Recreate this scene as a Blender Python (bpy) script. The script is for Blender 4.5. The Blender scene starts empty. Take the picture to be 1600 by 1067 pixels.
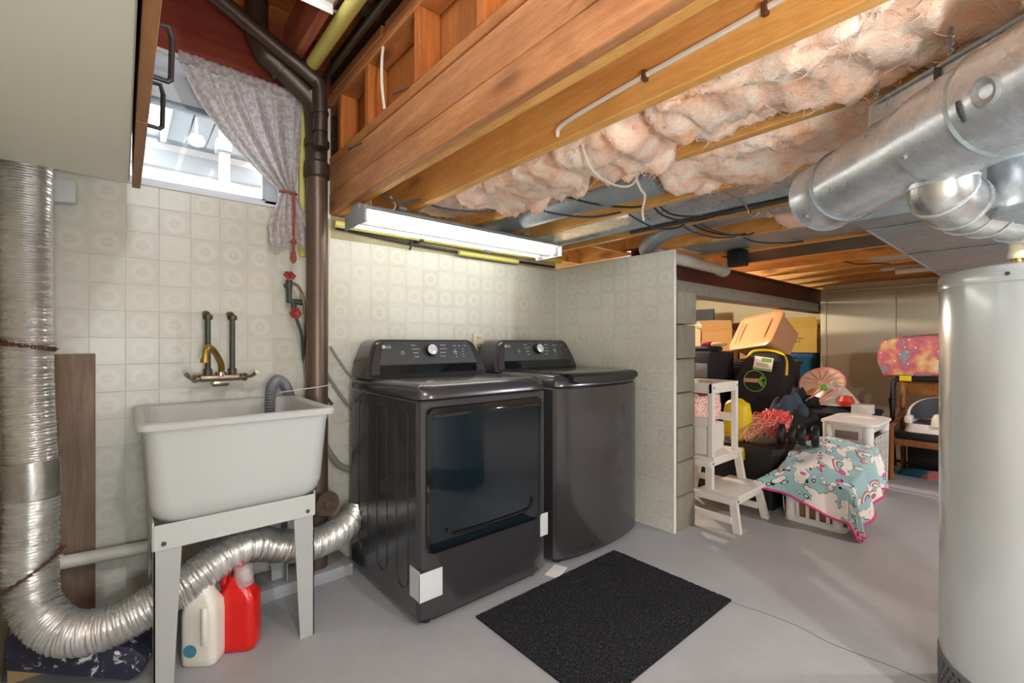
import bpy, bmesh, math, random
from mathutils import Vector, Matrix, noise
random.seed(7)
S = bpy.context.scene
COL = S.collection
PI = math.pi
# ------------------------------------------------------------------ camera, world, exposure
TH = math.radians(40.4); F = 715.0; EYE = 1.11
CS, SN = math.cos(TH), math.sin(TH)
cd = bpy.data.cameras.new('camera'); cd.sensor_width = 36.0; cd.lens = 36.0 * F / 1600.0
cd.shift_y = 1.5 / 1600.0; cd.clip_start = 0.05; cd.clip_end = 200
cam = bpy.data.objects.new('camera', cd); COL.objects.link(cam)
cam.location = (0, 0, EYE); cam.rotation_euler = (PI / 2, 0, -TH)
S.camera = cam
W = bpy.data.worlds.new('world'); S.world = W; W.use_nodes = True
wb = W.node_tree.nodes['Background']; wb.inputs[0].default_value = (0.93, 0.97, 1.0, 1); wb.inputs[1].default_value = 3.0
S.view_settings.view_transform = 'Standard'; S.view_settings.look = 'None'
S.view_settings.gamma = 1.0; S.view_settings.use_curve_mapping = False
S.view_settings.exposure = 0.75
S.cycles.use_denoising = True
S.cycles.max_bounces = 10; S.cycles.diffuse_bounces = 6; S.cycles.sample_clamp_indirect = 6.0
TUBE_W = 5.0          # emission of the fluorescent tubes
def bulb_light(name, loc, watts, color=(1, .95, .88), r=.05):
    l = bpy.data.lights.new(name, 'POINT'); l.energy = watts; l.color = color; l.shadow_soft_size = r
    o = bpy.data.objects.new(name, l); COL.objects.link(o); o.location = loc
    return o
BULBS = [((1.15, -0.9, 1.63), 42, (.88, .95, 1)), ((3.5, -0.95, 1.62), 52, (.92, .96, 1)), ((0.25, -0.3, 2.28), 28, (.88, .95, 1)),  # bulbs on this line are unseen, added as fill; the next lights the storage space
         ((4.3, 2.95, 1.62), 75, (1, .92, .76))]
for i, (l, w, c) in enumerate(BULBS):
    bulb_light('bulb_light', l, w, c)
# added fill light behind the viewer (its made-up stand is built further down)
bulb_light('fill_light', (0.05, -0.75, 0.95), 34, (.88, .95, 1), .16)

def ray(px, py):
    a = (px - 800) / F
    return (a * CS + SN, -a * SN + CS, (535 - py) / F)
def at_y(px, py, y):
    v = ray(px, py); t = y / v[1]; return Vector((v[0] * t, y, EYE + v[2] * t))
def at_z(px, py, z=0.):
    v = ray(px, py); t = (z - EYE) / v[2]; return Vector((v[0] * t, v[1] * t, z))
def at_x(px, py, x):
    v = ray(px, py); t = x / v[0]; return Vector((x, v[1] * t, EYE + v[2] * t))

# ------------------------------------------------------------------ materials
def lin(c):
    return tuple(((v / 255) / 12.92 if v / 255 <= .04045 else ((v / 255 + .055) / 1.055) ** 2.4) for v in c) + (1,)
MATS = {}
class NT:
    def __init__(s, name):
        m = bpy.data.materials.new(name); m.use_nodes = True; s.m = m; s.t = m.node_tree; s.n = s.t.nodes
        s.b = s.n['Principled BSDF']
    def new(s, k, **kw):
        n = s.n.new(k)
        for a, v in kw.items():
            if hasattr(n, a): setattr(n, a, v)
            else: n.inputs[a].default_value = v
        return n
    def link(s, a, b): s.t.links.new(a, b)
    def coords(s, scale=(1, 1, 1), kind='Object', rot=(0, 0, 0)):
        tc = s.new('ShaderNodeTexCoord'); mp = s.new('ShaderNodeMapping')
        mp.inputs['Scale'].default_value = scale; mp.inputs['Rotation'].default_value = rot
        s.link(tc.outputs[kind], mp.inputs[0]); return mp.outputs[0]
    def noise(s, vec, scale, detail=4, rough=.55, dist=0):
        n = s.new('ShaderNodeTexNoise'); n.inputs['Scale'].default_value = scale; n.inputs['Detail'].default_value = detail
        n.inputs['Roughness'].default_value = rough; n.inputs['Distortion'].default_value = dist
        s.link(vec, n.inputs['Vector']); return n.outputs[0]
    def ramp(s, fac, stops):
        r = s.new('ShaderNodeValToRGB'); e = r.color_ramp.elements
        while len(e) < len(stops): e.new(0.5)
        for q, (p, c) in zip(e, stops):
            q.position = p; q.color = c if len(c) == 4 else lin(c)
        s.link(fac, r.inputs[0]); return r.outputs[0]
    def mix(s, fac, a, b, mode='MIX'):
        x = s.new('ShaderNodeMix', data_type='RGBA', blend_type=mode)
        if isinstance(fac, (int, float)): x.inputs[0].default_value = fac
        else: s.link(fac, x.inputs[0])
        for i, v in ((6, a), (7, b)):
            if isinstance(v, tuple): x.inputs[i].default_value = v if len(v) == 4 else lin(v)
            else: s.link(v, x.inputs[i])
        return x.outputs[2]
    def math(s, op, a, b=0.0):
        x = s.new('ShaderNodeMath', operation=op)
        for i, v in ((0, a), (1, b)):
            if isinstance(v, (int, float)): x.inputs[i].default_value = v
            else: s.link(v, x.inputs[i])
        return x.outputs[0]
    def bump(s, h, strength=.3, dist=.01):
        b = s.new('ShaderNodeBump'); b.inputs['Strength'].default_value = strength; b.inputs['Distance'].default_value = dist
        s.link(h, b.inputs['Height']); s.link(b.outputs[0], s.b.inputs['Normal'])
    def set(s, rough=.5, metal=0.0, spec=.5):
        s.b.inputs['Roughness'].default_value = rough; s.b.inputs['Metallic'].default_value = metal
        s.b.inputs['Specular IOR Level'].default_value = spec
        return s
def plain(name, c, rough=.5, metal=0., var=.12, nscale=8, bump=0., bscale=60, spec=.5, coat=0.):
    t = NT(name); t.set(rough, metal, spec); v = t.coords()
    c1 = lin(c); c2 = tuple(q * (1 - var) for q in c1[:3]) + (1,)
    t.link(t.mix(t.noise(v, nscale), c2, c1), t.b.inputs['Base Color'])
    if bump: t.bump(t.noise(v, bscale, 3), bump, .003)
    if coat: t.b.inputs['Coat Weight'].default_value = coat; t.b.inputs['Coat Roughness'].default_value = .06
    MATS[name] = t.m; return t.m
def emit(name, c, st):
    t = NT(name); t.b.inputs['Base Color'].default_value = lin(c)
    t.b.inputs['Emission Color'].default_value = lin(c); t.b.inputs['Emission Strength'].default_value = st
    return t.m
def wood(name, c1, c2, axis='y', rough=.7, knots=True, fine=1.0):
    t = NT(name); t.set(rough, 0, .3)
    sc = {'x': (1.2, 14, 14), 'y': (14, 1.2, 14), 'z': (14, 14, 1.2)}[axis]
    oi = t.new('ShaderNodeObjectInfo'); v = t.coords(sc)
    add = t.new('ShaderNodeVectorMath', operation='ADD'); t.link(v, add.inputs[0])
    sh = t.math('MULTIPLY', oi.outputs['Random'], 37.0); t.link(sh, add.inputs[1]); v = add.outputs[0]
    g = t.noise(v, 1.6 * fine, 6, .62, .7); g2 = t.noise(v, 6.5 * fine, 4, .7, .2)
    col = t.mix(t.ramp(g, [(.3, (0, 0, 0, 1)), (.7, (1, 1, 1, 1))]), c2, c1)
    g3 = t.noise(v, 22 * fine, 3, .6)
    col = t.mix(t.math('MULTIPLY', t.ramp(g2, [(.42, (0, 0, 0, 1)), (.7, (1, 1, 1, 1))]), .45), col, c2)
    col = t.mix(t.math('MULTIPLY', t.ramp(g3, [(.5, (0, 0, 0, 1)), (.75, (1, 1, 1, 1))]), .4), col, tuple(q * .62 for q in lin(c2)[:3]) + (1,))
    st = t.noise(t.coords((3, 3, 3)), 2.2, 4, .6)
    col = t.mix(t.math('MULTIPLY', t.ramp(st, [(.5, (0, 0, 0, 1)), (.68, (1, 1, 1, 1))]), .3), col, tuple(q * .7 for q in lin(c2)[:3]) + (1,))
    if knots:
        ks = {'x': (3, 9, 9), 'y': (9, 3, 9), 'z': (9, 9, 3)}[axis]
        vo = t.new('ShaderNodeTexVoronoi'); vo.inputs['Scale'].default_value = .8; vo.inputs['Randomness'].default_value = 1
        t.link(t.coords(ks), vo.inputs['Vector'])
        k = t.ramp(vo.outputs['Distance'], [(.08, (1, 1, 1, 1)), (.24, (0, 0, 0, 1))])
        col = t.mix(t.math('MULTIPLY', k, .7), col, tuple(q * .32 for q in lin(c2)[:3]) + (1,))
    val = t.new('ShaderNodeHueSaturation'); t.link(col, val.inputs['Color'])
    t.link(t.math('ADD', t.math('MULTIPLY', oi.outputs['Random'], .28), .86), val.inputs['Value'])
    t.link(val.outputs[0], t.b.inputs['Base Color']); t.bump(g2, .25, .004)
    return t.m
def steel(name, c, rough=.32, metal=.85, spangle=True):
    t = NT(name); t.set(rough, metal, .5); v = t.coords()
    c1 = lin(c)
    n1 = t.noise(v, 9, 5, .65, .4)
    if spangle:
        vo = t.new('ShaderNodeTexVoronoi'); vo.inputs['Scale'].default_value = 130; t.link(v, vo.inputs['Vector'])
        n1 = t.mix(.22, n1, vo.outputs['Color'])
    col = t.ramp(n1, [(.25, tuple(q * .62 for q in c1[:3]) + (1,)), (.7, c1)])
    t.link(col, t.b.inputs['Base Color'])
    t.link(t.math('ADD', t.math('MULTIPLY', t.noise(v, 14, 4), .25), rough - .1), t.b.inputs['Roughness'])
    t.bump(t.noise(v, 5, 2), .12, .01)
    return t.m
def tile_mat():
    t = NT('vinyl_tile'); t.set(.32, 0, .5)
    tc = t.new('ShaderNodeTexCoord'); sp = t.new('ShaderNodeSeparateXYZ'); t.link(tc.outputs['Object'], sp.inputs[0])
    oi = t.new('ShaderNodeObjectInfo')
    r = t.math('SQRT', t.math('ADD', t.math('POWER', sp.outputs[0], 2.0), t.math('POWER', sp.outputs[2], 2.0)))
    r = t.math('MULTIPLY', r, 1 / .052)
    pat = t.ramp(r, [(.0, (.2, .2, .2, 1)), (.14, (.8, .8, .8, 1)), (.3, (1, 1, 1, 1)), (.44, (.25, .25, .25, 1)),
                     (.62, (.1, .1, .1, 1)), (.78, (.75, .75, .75, 1)), (.95, (.9, .9, .9, 1))])
    shift = t.new('ShaderNodeVectorMath', operation='ADD'); t.link(tc.outputs['Object'], shift.inputs[0])
    t.link(t.math('MULTIPLY', oi.outputs['Random'], 9.0), shift.inputs[1])
    sp2 = t.noise(shift.outputs[0], 260, 2, .6); ns = t.noise(shift.outputs[0], 14, 3)
    f = t.math('MULTIPLY', pat, t.math('ADD', t.math('MULTIPLY', sp2, .8), t.math('MULTIPLY', ns, .5)))
    f = t.math('MULTIPLY', f, t.math('ADD', t.math('MULTIPLY', oi.outputs['Random'], .55), .25))
    col = t.mix(f, (208, 208, 197), (182, 179, 165))
    t.link(col, t.b.inputs['Base Color']); t.bump(pat, .12, .001)
    return t.m
M = {}
M['tile'] = tile_mat()
M['grout'] = plain('grout', (226, 224, 212), .7)
M['concrete'] = plain('concrete_block', (152, 145, 130), .92, 0, .5, 12, 1., 55)
M['concrete_rough'] = plain('old_concrete', (196, 184, 150), .9, 0, .35, 9, .9, 45)
def floor_mat():
    t = NT('painted_floor'); t.set(.42, 0, .4); v = t.coords()
    n = t.noise(v, 1.8, 6, .65); n2 = t.noise(v, 30, 3)
    col = t.ramp(n, [(.3, (156, 160, 164)), (.7, (172, 176, 179))])
    t.link(t.mix(t.math('MULTIPLY', n2, .12), col, (150, 148, 142)), t.b.inputs['Base Color'])
    t.link(t.math('ADD', t.math('MULTIPLY', n, .3), .3), t.b.inputs['Roughness'])
    n4 = t.noise(v, 110, 2, .6); t.bump(t.math('ADD', t.math('ADD', n2, n4), t.math('MULTIPLY', n, 2.0)), .35, .004); return t.m
M['floor'] = floor_mat()
M['joist'] = wood('joist_wood', (230, 180, 108), (200, 142, 74), 'y')
M['beamw'] = wood('beam_wood', (204, 150, 102), (158, 104, 66), 'y')
M['studw'] = wood('stud_wood', (206, 128, 62), (170, 92, 40), 'z', knots=False)
M['platew'] = wood('plate_wood', (210, 148, 90), (168, 106, 58), 'y')
M['sheath'] = wood('fibre_sheathing', (186, 120, 60), (158, 96, 46), 'z', knots=False, fine=3)
M['rimred'] = wood('red_stained_rim', (160, 78, 56), (128, 54, 42), 'x', knots=False)
M['subfloor'] = wood('subfloor_plank', (214, 132, 66), (176, 98, 46), 'x')
M['redwood'] = wood('reddish_joist', (206, 130, 100), (164, 92, 66), 'y')
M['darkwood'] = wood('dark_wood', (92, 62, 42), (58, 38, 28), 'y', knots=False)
M['plankboard'] = wood('brown_board', (150, 128, 108), (112, 90, 74), 'z', .55, knots=False, fine=1.6)
M['chairwood'] = wood('chair_wood', (160, 106, 56), (124, 76, 38), 'z', .45, knots=False)
M['oak'] = wood('cabinet_edge_wood', (176, 128, 86), (138, 94, 58), 'y', .5, knots=False)
M['cabwhite'] = plain('cabinet_laminate', (222, 222, 206), .45, 0, .04)
M['galv'] = steel('galvanised_steel', (222, 229, 236), .27, .6)
M['galv_dull'] = steel('dull_galvanised_sheet', (172, 182, 188), .45, .35)
M['galv_blue'] = steel('grey_sheet_steel', (160, 174, 180), .4, .35)
M['flex'] = steel('aluminium_flex', (236, 236, 233), .26, .78, False)
M['shiny'] = steel('shiny_tinplate', (206, 206, 204), .24, .85, False)
M['copper_dark'] = plain('tarnished_copper', (96, 84, 74), .42, .65, .4, 7, .1, 30)
M['brownpipe'] = plain('brown_drain_pipe', (116, 98, 86), .38, .5, .3, 5, .1, 40)
M['patina'] = plain('green_copper', (84, 96, 82), .5, .5, .5, 22)
M['brass'] = plain('brass', (196, 160, 84), .28, .9, .3, 20)
M['chrome'] = plain('worn_chrome', (186, 178, 160), .22, .95, .3, 25)
M['yellowpipe'] = plain('yellow_gas_pipe', (214, 206, 112), .5, 0, .2)
M['whitepaintpipe'] = plain('white_painted_pipe', (216, 214, 204), .5, 0, .15)
M['steelred'] = plain('maroon_steel', (104, 56, 50), .55, .1, .25, 4)
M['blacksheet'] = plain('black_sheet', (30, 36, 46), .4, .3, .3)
M['cable_blue'] = plain('dark_blue_cable', (44, 66, 84), .4)
M['cable_black'] = plain('black_cable', (38, 40, 38), .4)
M['cable_white'] = plain('white_cable', (222, 216, 204), .45)
M['hose_light'] = plain('light_grey_hose', (150, 150, 144), .3, .2)
M['hose_grey'] = plain('grey_hose', (120, 124, 128), .4, .1)
M['red'] = plain('red_valve_paint', (164, 48, 48), .35, .1)
M['redcord'] = plain('red_cord', (150, 76, 58), .8)
M['rust'] = plain('rusty_steel', (122, 84, 62), .7, .4, .5, 60)
M['strap'] = plain('tan_strap', (158, 118, 84), .6, 0, .2)
M['sink'] = plain('laundry_tub_plastic', (188, 192, 190), .38, 0, .06, 5)
M['legmetal'] = plain('painted_leg_steel', (176, 179, 178), .5, .15, .1)
M['dryer'] = plain('dark_graphite_enamel', (68, 67, 70), .24, .4, .05, 3, coat=.4)
M['washer'] = plain('graphite_enamel', (74, 73, 75), .24, .4, .05, 3, coat=.4)
M['panel'] = plain('control_panel', (88, 92, 96), .34, .55, .1)
M['gloss_black'] = plain('gloss_black', (14, 16, 18), .08, 0, .1, coat=.5)
M['glass_dark'] = plain('tinted_door_glass', (14, 26, 33), .05, 0, .05, spec=.5, coat=.1)
M['black'] = plain('black_plastic', (26, 27, 29), .45)
M['print'] = plain('white_print', (206, 208, 210), .5, 0, 0)
M['knob'] = plain('satin_knob', (226, 228, 230), .3, .25, .05)
M['whitefoam'] = plain('white_film', (204, 207, 210), .5, 0, .05)
M['fixture'] = plain('fixture_enamel', (224, 226, 226), .35)
M['fixture_grey'] = plain('fixture_housing', (160, 164, 168), .4, .2)
M['tube'] = emit('fluorescent_tube', (255, 253, 246), TUBE_W)
M['bulb'] = emit('bulb_glass', (255, 240, 215), 12)
M['jug'] = plain('white_jug_plastic', (226, 222, 210), .35)
M['jugred'] = plain('red_jug_plastic', (214, 22, 16), .28, 0, .1, coat=.3)
M['heater'] = plain('heater_enamel', (196, 201, 202), .22, .15, .03, 2, coat=.3)
M['heatermesh'] = plain('heater_vent', (120, 122, 124), .5, .5)
M['cream'] = plain('cream_panel', (206, 196, 172), .85, 0, .05, 3, .1, 200)
M['creamtrim'] = plain('cream_trim', (214, 204, 176), .6)
M['warmwall'] = plain('storage_wall', (236, 224, 186), .8)
M['cardboard'] = plain('cardboard', (186, 138, 82), .8, 0, .15)
M['cardboard_y'] = plain('yellow_cardboard', (186, 150, 66), .8, 0, .15)
M['tote'] = plain('orange_tote', (206, 150, 108), .35, 0, .06)
M['blue'] = plain('blue_tote', (24, 74, 132), .35)
M['teal'] = plain('teal_tote', (20, 84, 112), .3)
M['blackcloth'] = plain('black_fabric', (30, 32, 38), .85, 0, .3, 30, .4, 200)
M['darkgrey'] = plain('dark_grey', (62, 64, 70), .6)
M['white'] = plain('white_paint', (232, 228, 222), .4, 0, .05)
M['basket'] = plain('white_basket_plastic', (232, 232, 230), .35, 0, .03)
M['pinktrim'] = plain('pink_hem', (226, 70, 140), .7)
M['hair'] = plain('coral_hair', (255, 120, 118), .45, 0, .25, 30)
M['hair2'] = plain('peach_hair', (244, 186, 150), .5, 0, .2, 30)
M['yellow'] = plain('yellow_plastic', (232, 204, 26), .45)
M['denim'] = plain('denim', (72, 84, 104), .85, 0, .4, 30, .4, 200)
M['pink'] = plain('pink_fabric', (224, 140, 140), .7)
M['redtoy'] = plain('red_toy', (206, 62, 46), .45)
M['green'] = plain('green_print', (112, 168, 62), .5)
M['tan'] = plain('tan_fabric', (196, 164, 116), .8)
M['maroon'] = plain('maroon_fabric', (140, 52, 66), .8)
M['silverbag'] = plain('clear_bag', (216, 208, 190), .2, .2)
M['ivory'] = plain('ivory_plastic', (222, 212, 184), .4)
M['vinyl'] = plain('vinyl_frame', (226, 230, 236), .4)
M['paper'] = plain('paper', (236, 236, 234), .7)
M['siding'] = plain('white_siding', (236, 236, 234), .6)
M['postwood'] = wood('post_wood', (196, 186, 176), (168, 156, 146), 'z', .8, knots=False)
M['roofgrey'] = plain('eave_grey', (170, 176, 180), .6)
def insulation_mat():
    t = NT('fibreglass'); t.set(.95, 0, .1); v = t.coords()
    n = t.noise(v, 9, 6, .7, .8); n2 = t.noise(v, 46, 4, .75, 1.2); n3 = t.noise(v, 4, 3, .6)
    col = t.ramp(n, [(.28, (244, 172, 132)), (.42, (251, 204, 174)), (.56, (254, 230, 212)), (.7, (255, 247, 238))])
    col = t.mix(t.ramp(n2, [(.45, (0, 0, 0, 1)), (.75, (.7, .7, .7, 1))]), col, (255, 238, 224))
    col = t.mix(t.ramp(n3, [(.62, (0, 0, 0, 1)), (.74, (.6, .6, .6, 1))]), col, (232, 120, 76))
    t.link(col, t.b.inputs['Base Color']); t.bump(t.math('ADD', t.math('MULTIPLY', n2, 1.4), t.math('MULTIPLY', n, .4)), .55, .010); return t.m
M['insul'] = insulation_mat()
def mat_mat():
    t = NT('carpet_mat'); t.set(.95, 0, .1); v = t.coords()
    n = t.noise(v, 420, 2, .8); n2 = t.noise(v, 120, 3)
    t.link(t.ramp(t.math('ADD', t.math('MULTIPLY', n, .6), t.math('MULTIPLY', n2, .4)), [(.4, (26, 27, 31)), (.56, (56, 57, 62)), (.72, (150, 150, 154))]), t.b.inputs['Base Color'])
    t.bump(n, 1.0, .006); return t.m
M['carpet'] = mat_mat()
def curtain_mat():
    t = NT('lace_curtain'); v = t.coords()
    n = t.noise(v, 60, 4, .7); col = t.ramp(n, [(.4, (186, 178, 178)), (.6, (222, 216, 214))])
    d = t.new('ShaderNodeBsdfDiffuse'); tr = t.new('ShaderNodeBsdfTranslucent'); mx = t.new('ShaderNodeMixShader')
    mx.inputs[0].default_value = .42
    t.link(col, d.inputs[0]); t.link(col, tr.inputs[0]); t.link(d.outputs[0], mx.inputs[1]); t.link(tr.outputs[0], mx.inputs[2])
    t.link(mx.outputs[0], t.n['Material Output'].inputs[0]); return t.m
M['curtain'] = curtain_mat()
def clear_glass():
    t = NT('window_glass'); g = t.new('ShaderNodeBsdfGlossy'); g.inputs['Roughness'].default_value = .03
    tr = t.new('ShaderNodeBsdfTransparent'); mx = t.new('ShaderNodeMixShader'); mx.inputs[0].default_value = .015
    t.link(tr.outputs[0], mx.inputs[1]); t.link(g.outputs[0], mx.inputs[2]); t.link(mx.outputs[0], t.n['Material Output'].inputs[0]); return t.m
M['glass'] = clear_glass()
def splatter():
    t = NT('paint_splattered_navy'); t.set(.35); v = t.coords()
    n = t.noise(v, 16, 6, .75, 1.0)
    t.link(t.ramp(n, [(.0, (30, 32, 52)), (.58, (44, 46, 66)), (.62, (214, 214, 216))]), t.b.inputs['Base Color']); return t.m
M['splatter'] = splatter()
def tiedye():
    t = NT('tie_dye_plush'); t.set(.9, 0, .1); v = t.coords((5, 5, 5))
    n = t.new('ShaderNodeTexNoise'); n.inputs['Scale'].default_value = 1.2; n.inputs['Detail'].default_value = 3; t.link(v, n.inputs['Vector'])
    col = t.ramp(n.outputs[0], [(.3, (226, 220, 208)), (.39, (226, 190, 130)), (.47, (216, 130, 124)), (.54, (196, 104, 124)), (.61, (130, 160, 172)), (.68, (178, 136, 160)), (.78, (228, 216, 214))])
    vo = t.new('ShaderNodeTexVoronoi'); vo.inputs['Scale'].default_value = 4.5; t.link(v, vo.inputs['Vector'])
    col = t.mix(t.ramp(vo.outputs['Distance'], [(.1, (1, 1, 1, 1)), (.2, (0, 0, 0, 1))]), col, (244, 230, 226))
    t.link(col, t.b.inputs['Base Color']); t.bump(t.noise(v, 30, 3), .6, .01); return t.m
M['tiedye'] = tiedye()
def floral():
    t = NT('pink_print_fabric'); t.set(.85); v = t.coords((1, 1, 1))
    vo = t.new('ShaderNodeTexVoronoi'); vo.inputs['Scale'].default_value = 75; t.link(v, vo.inputs['Vector'])
    t.link(t.ramp(vo.outputs['Distance'], [(.25, (200, 84, 86)), (.42, (240, 206, 196))]), t.b.inputs['Base Color']); return t.m
M['floral'] = floral()
# ------------------------------------------------------------------ mesh builder
class B:
    def __init__(s): s.bm = bmesh.new()
    def add(s, verts, faces):
        v = [s.bm.verts.new(p) for p in verts]
        for f in faces:
            try: s.bm.faces.new([v[i] for i in f])
            except ValueError: pass
        return v
    def box(s, x0, y0, z0, x1, y1, z1, bev=0., seg=2, mtx=None):
        b = bmesh.new(); r = bmesh.ops.create_cube(b, size=1.0)
        for v in b.verts:
            v.co = Vector((x0 + (v.co.x + .5) * (x1 - x0), y0 + (v.co.y + .5) * (y1 - y0), z0 + (v.co.z + .5) * (z1 - z0)))
        if bev: bmesh.ops.bevel(b, geom=b.edges[:], offset=bev, segments=seg, affect='EDGES', profile=.5)
        if mtx is not None: b.transform(mtx)
        s.merge(b); return s
    def merge(s, b):
        me = bpy.data.meshes.new('tmp'); b.to_mesh(me); b.free(); s.bm.from_mesh(me); bpy.data.meshes.remove(me)
    def cyl(s, p0, p1, r0, r1=None, n=20, caps=True):
        p0, p1 = Vector(p0), Vector(p1); r1 = r0 if r1 is None else r1
        return s.tube([p0, p1], lambda t: r0 + (r1 - r0) * t, n, caps, smooth=False)
    def tube(s, pts, r, n=12, caps=True, smooth=True, per=8):
        pts = [Vector(p) for p in pts]
        if smooth and len(pts) > 2: pts = spline(pts, per)
        rf = r if callable(r) else (lambda t: r)
        L = [0]
        for a, b in zip(pts, pts[1:]): L.append(L[-1] + (b - a).length)
        tot = L[-1] or 1
        rings = []; up = None
        for i, p in enumerate(pts):
            if i == 0: d = pts[1] - pts[0]
            elif i == len(pts) - 1: d = pts[-1] - pts[-2]
            else: d = (pts[i + 1] - p).normalized() + (p - pts[i - 1]).normalized()
            d = d.normalized() if d.length > 1e-9 else Vector((0, 0, 1))
            if up is None:
                up = Vector((0, 0, 1)) if abs(d.z) < .9 else Vector((1, 0, 0))
            up = (up - d * up.dot(d)).normalized(); sd = d.cross(up)
            rr = rf(L[i] / tot)
            rings.append([s.bm.verts.new(p + (up * math.cos(2 * PI * k / n) + sd * math.sin(2 * PI * k / n)) * rr) for k in range(n)])
        for a, b in zip(rings, rings[1:]):
            for k in range(n): s.bm.faces.new((a[k], a[(k + 1) % n], b[(k + 1) % n], b[k]))
        if caps:
            s.bm.faces.new(rings[0][::-1]); s.bm.faces.new(rings[-1])
        return s
    def lathe(s, prof, c=(0, 0, 0), n=32, mtx=None, caps=True):
        b = bmesh.new(); rings = []
        for r, z in prof:
            rings.append([b.verts.new((max(r, 1e-4) * math.cos(2 * PI * k / n), max(r, 1e-4) * math.sin(2 * PI * k / n), z)) for k in range(n)])
        for a, q in zip(rings, rings[1:]):
            for k in range(n): b.faces.new((a[k], a[(k + 1) % n], q[(k + 1) % n], q[k]))
        if caps: b.faces.new(rings[0][::-1]); b.faces.new(rings[-1])
        b.transform((Matrix.Translation(Vector(c)) @ mtx) if mtx is not None else Matrix.Translation(Vector(c)))
        s.merge(b); return s
    def prism(s, pts, axis, d0, d1, bev=0.):
        # pts are 2D; axis 'x': (y,z) 'y': (x,z) 'z': (x,y)
        def p3(p, d): return {'x': (d, p[0], p[1]), 'y': (p[0], d, p[1]), 'z': (p[0], p[1], d)}[axis]
        b = bmesh.new(); n = len(pts)
        v0 = [b.verts.new(p3(p, d0)) for p in pts]; v1 = [b.verts.new(p3(p, d1)) for p in pts]
        b.faces.new(v0); b.faces.new(v1[::-1])
        for i in range(n): b.faces.new((v0[i], v1[i], v1[(i + 1) % n], v0[(i + 1) % n]))
        bmesh.ops.recalc_face_normals(b, faces=b.faces[:])
        if bev:
            e = [x for x in b.edges if len(x.link_faces) == 2 and x.calc_face_angle(0) > .6]
            bmesh.ops.bevel(b, geom=e, offset=bev, segments=2, affect='EDGES', profile=.5)
        s.merge(b); return s
    def grid(s, nu, nv, fn, closed_u=False):
        vs = [[s.bm.verts.new(fn(i / nu, j / nv)) for i in range(nu + (0 if closed_u else 1))] for j in range(nv + 1)]
        for j in range(nv):
            for i in range(nu):
                k = (i + 1) % nu if closed_u else i + 1
                s.bm.faces.new((vs[j][i], vs[j][k], vs[j + 1][k], vs[j + 1][i]))
        return s
def spline(pts, per=8):
    out = []; P = [pts[0] * 2 - pts[1]] + pts + [pts[-1] * 2 - pts[-2]]
    for i in range(1, len(P) - 2):
        a, b, c, d = P[i - 1], P[i], P[i + 1], P[i + 2]
        for k in range(per):
            t = k / per
            out.append(.5 * ((2 * b) + (c - a) * t + (2 * a - 5 * b + 4 * c - d) * t * t + (3 * b - a - 3 * c + d) * t ** 3))
    out.append(pts[-1]); return out
def resample(pts, step):
    out = [pts[0].copy()]; acc = 0.
    for a, b in zip(pts, pts[1:]):
        L = (b - a).length; d = step - acc
        while d <= L:
            out.append(a.lerp(b, d / L)); d += step
        acc = (acc + L) % step if L + acc >= step else acc + L
    return out
def rrect(x0, z0, x1, z1, r, n=5):
    rs = r if isinstance(r, (list, tuple)) else [r] * 4    # bl, br, tr, tl
    out = []
    for (cx, cz, a0), q in zip(((x0 + rs[0], z0 + rs[0], PI), (x1 - rs[1], z0 + rs[1], 1.5 * PI), (x1 - rs[2], z1 - rs[2], 0), (x0 + rs[3], z1 - rs[3], .5 * PI)), rs):
        for k in range(n + 1):
            a = a0 + .5 * PI * k / n; out.append((cx + q * math.cos(a), cz + q * math.sin(a)))
    return out
def link(name, data, parent=None):
    o = bpy.data.objects.new(name, data); COL.objects.link(o)
    if parent is not None: o.parent = parent
    return o
def origin(o):
    v = Vector((0, 0, 0))
    while o is not None: v += o.location; o = o.parent
    return v
def part(name, b, m, parent=None, label=None, smooth=True, sharp=35, kind=None):
    """world-coordinate builder -> one mesh object; vertices become relative to the parent's place"""
    if parent is not None: b.bm.transform(Matrix.Translation(-origin(parent)))
    bmesh.ops.recalc_face_normals(b.bm, faces=b.bm.faces[:])
    me = bpy.data.meshes.new(name); b.bm.to_mesh(me); b.bm.free(); me.materials.append(m)
    if smooth:
        me.shade_smooth()
        me.set_sharp_from_angle(angle=math.radians(sharp))
    o = link(name, me, parent)
    if label: o['label'] = label
    if kind: o['kind'] = kind
    return o
def mid(o):
    """move a top-level mesh's origin to the centre of its base"""
    me = o.data; xs = [v.co.x for v in me.vertices]; ys = [v.co.y for v in me.vertices]; zs = [v.co.z for v in me.vertices]
    c = Vector(((min(xs) + max(xs)) / 2, (min(ys) + max(ys)) / 2, min(zs)))
    me.transform(Matrix.Translation(-c)); o.location = c; return o
def tag(o, label, cat, group=None, kind=None):
    o['label'] = label; o['category'] = cat
    if group: o['group'] = group
    if kind: o['kind'] = kind
    return o
def thing(name, label, cat, loc, group=None, kind=None):
    o = link(name, None); o.location = loc; o.empty_display_size = .05
    return tag(o, label, cat, group, kind)
def solo(name, b, m, label, cat, group=None, kind=None, **kw):
    return mid(tag(part(name, b, m, **kw), label, cat, group, kind))
def struct(name, b, m, label, cat, **kw):
    return tag(part(name, b, m, **kw), label, cat, None, 'structure')
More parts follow.
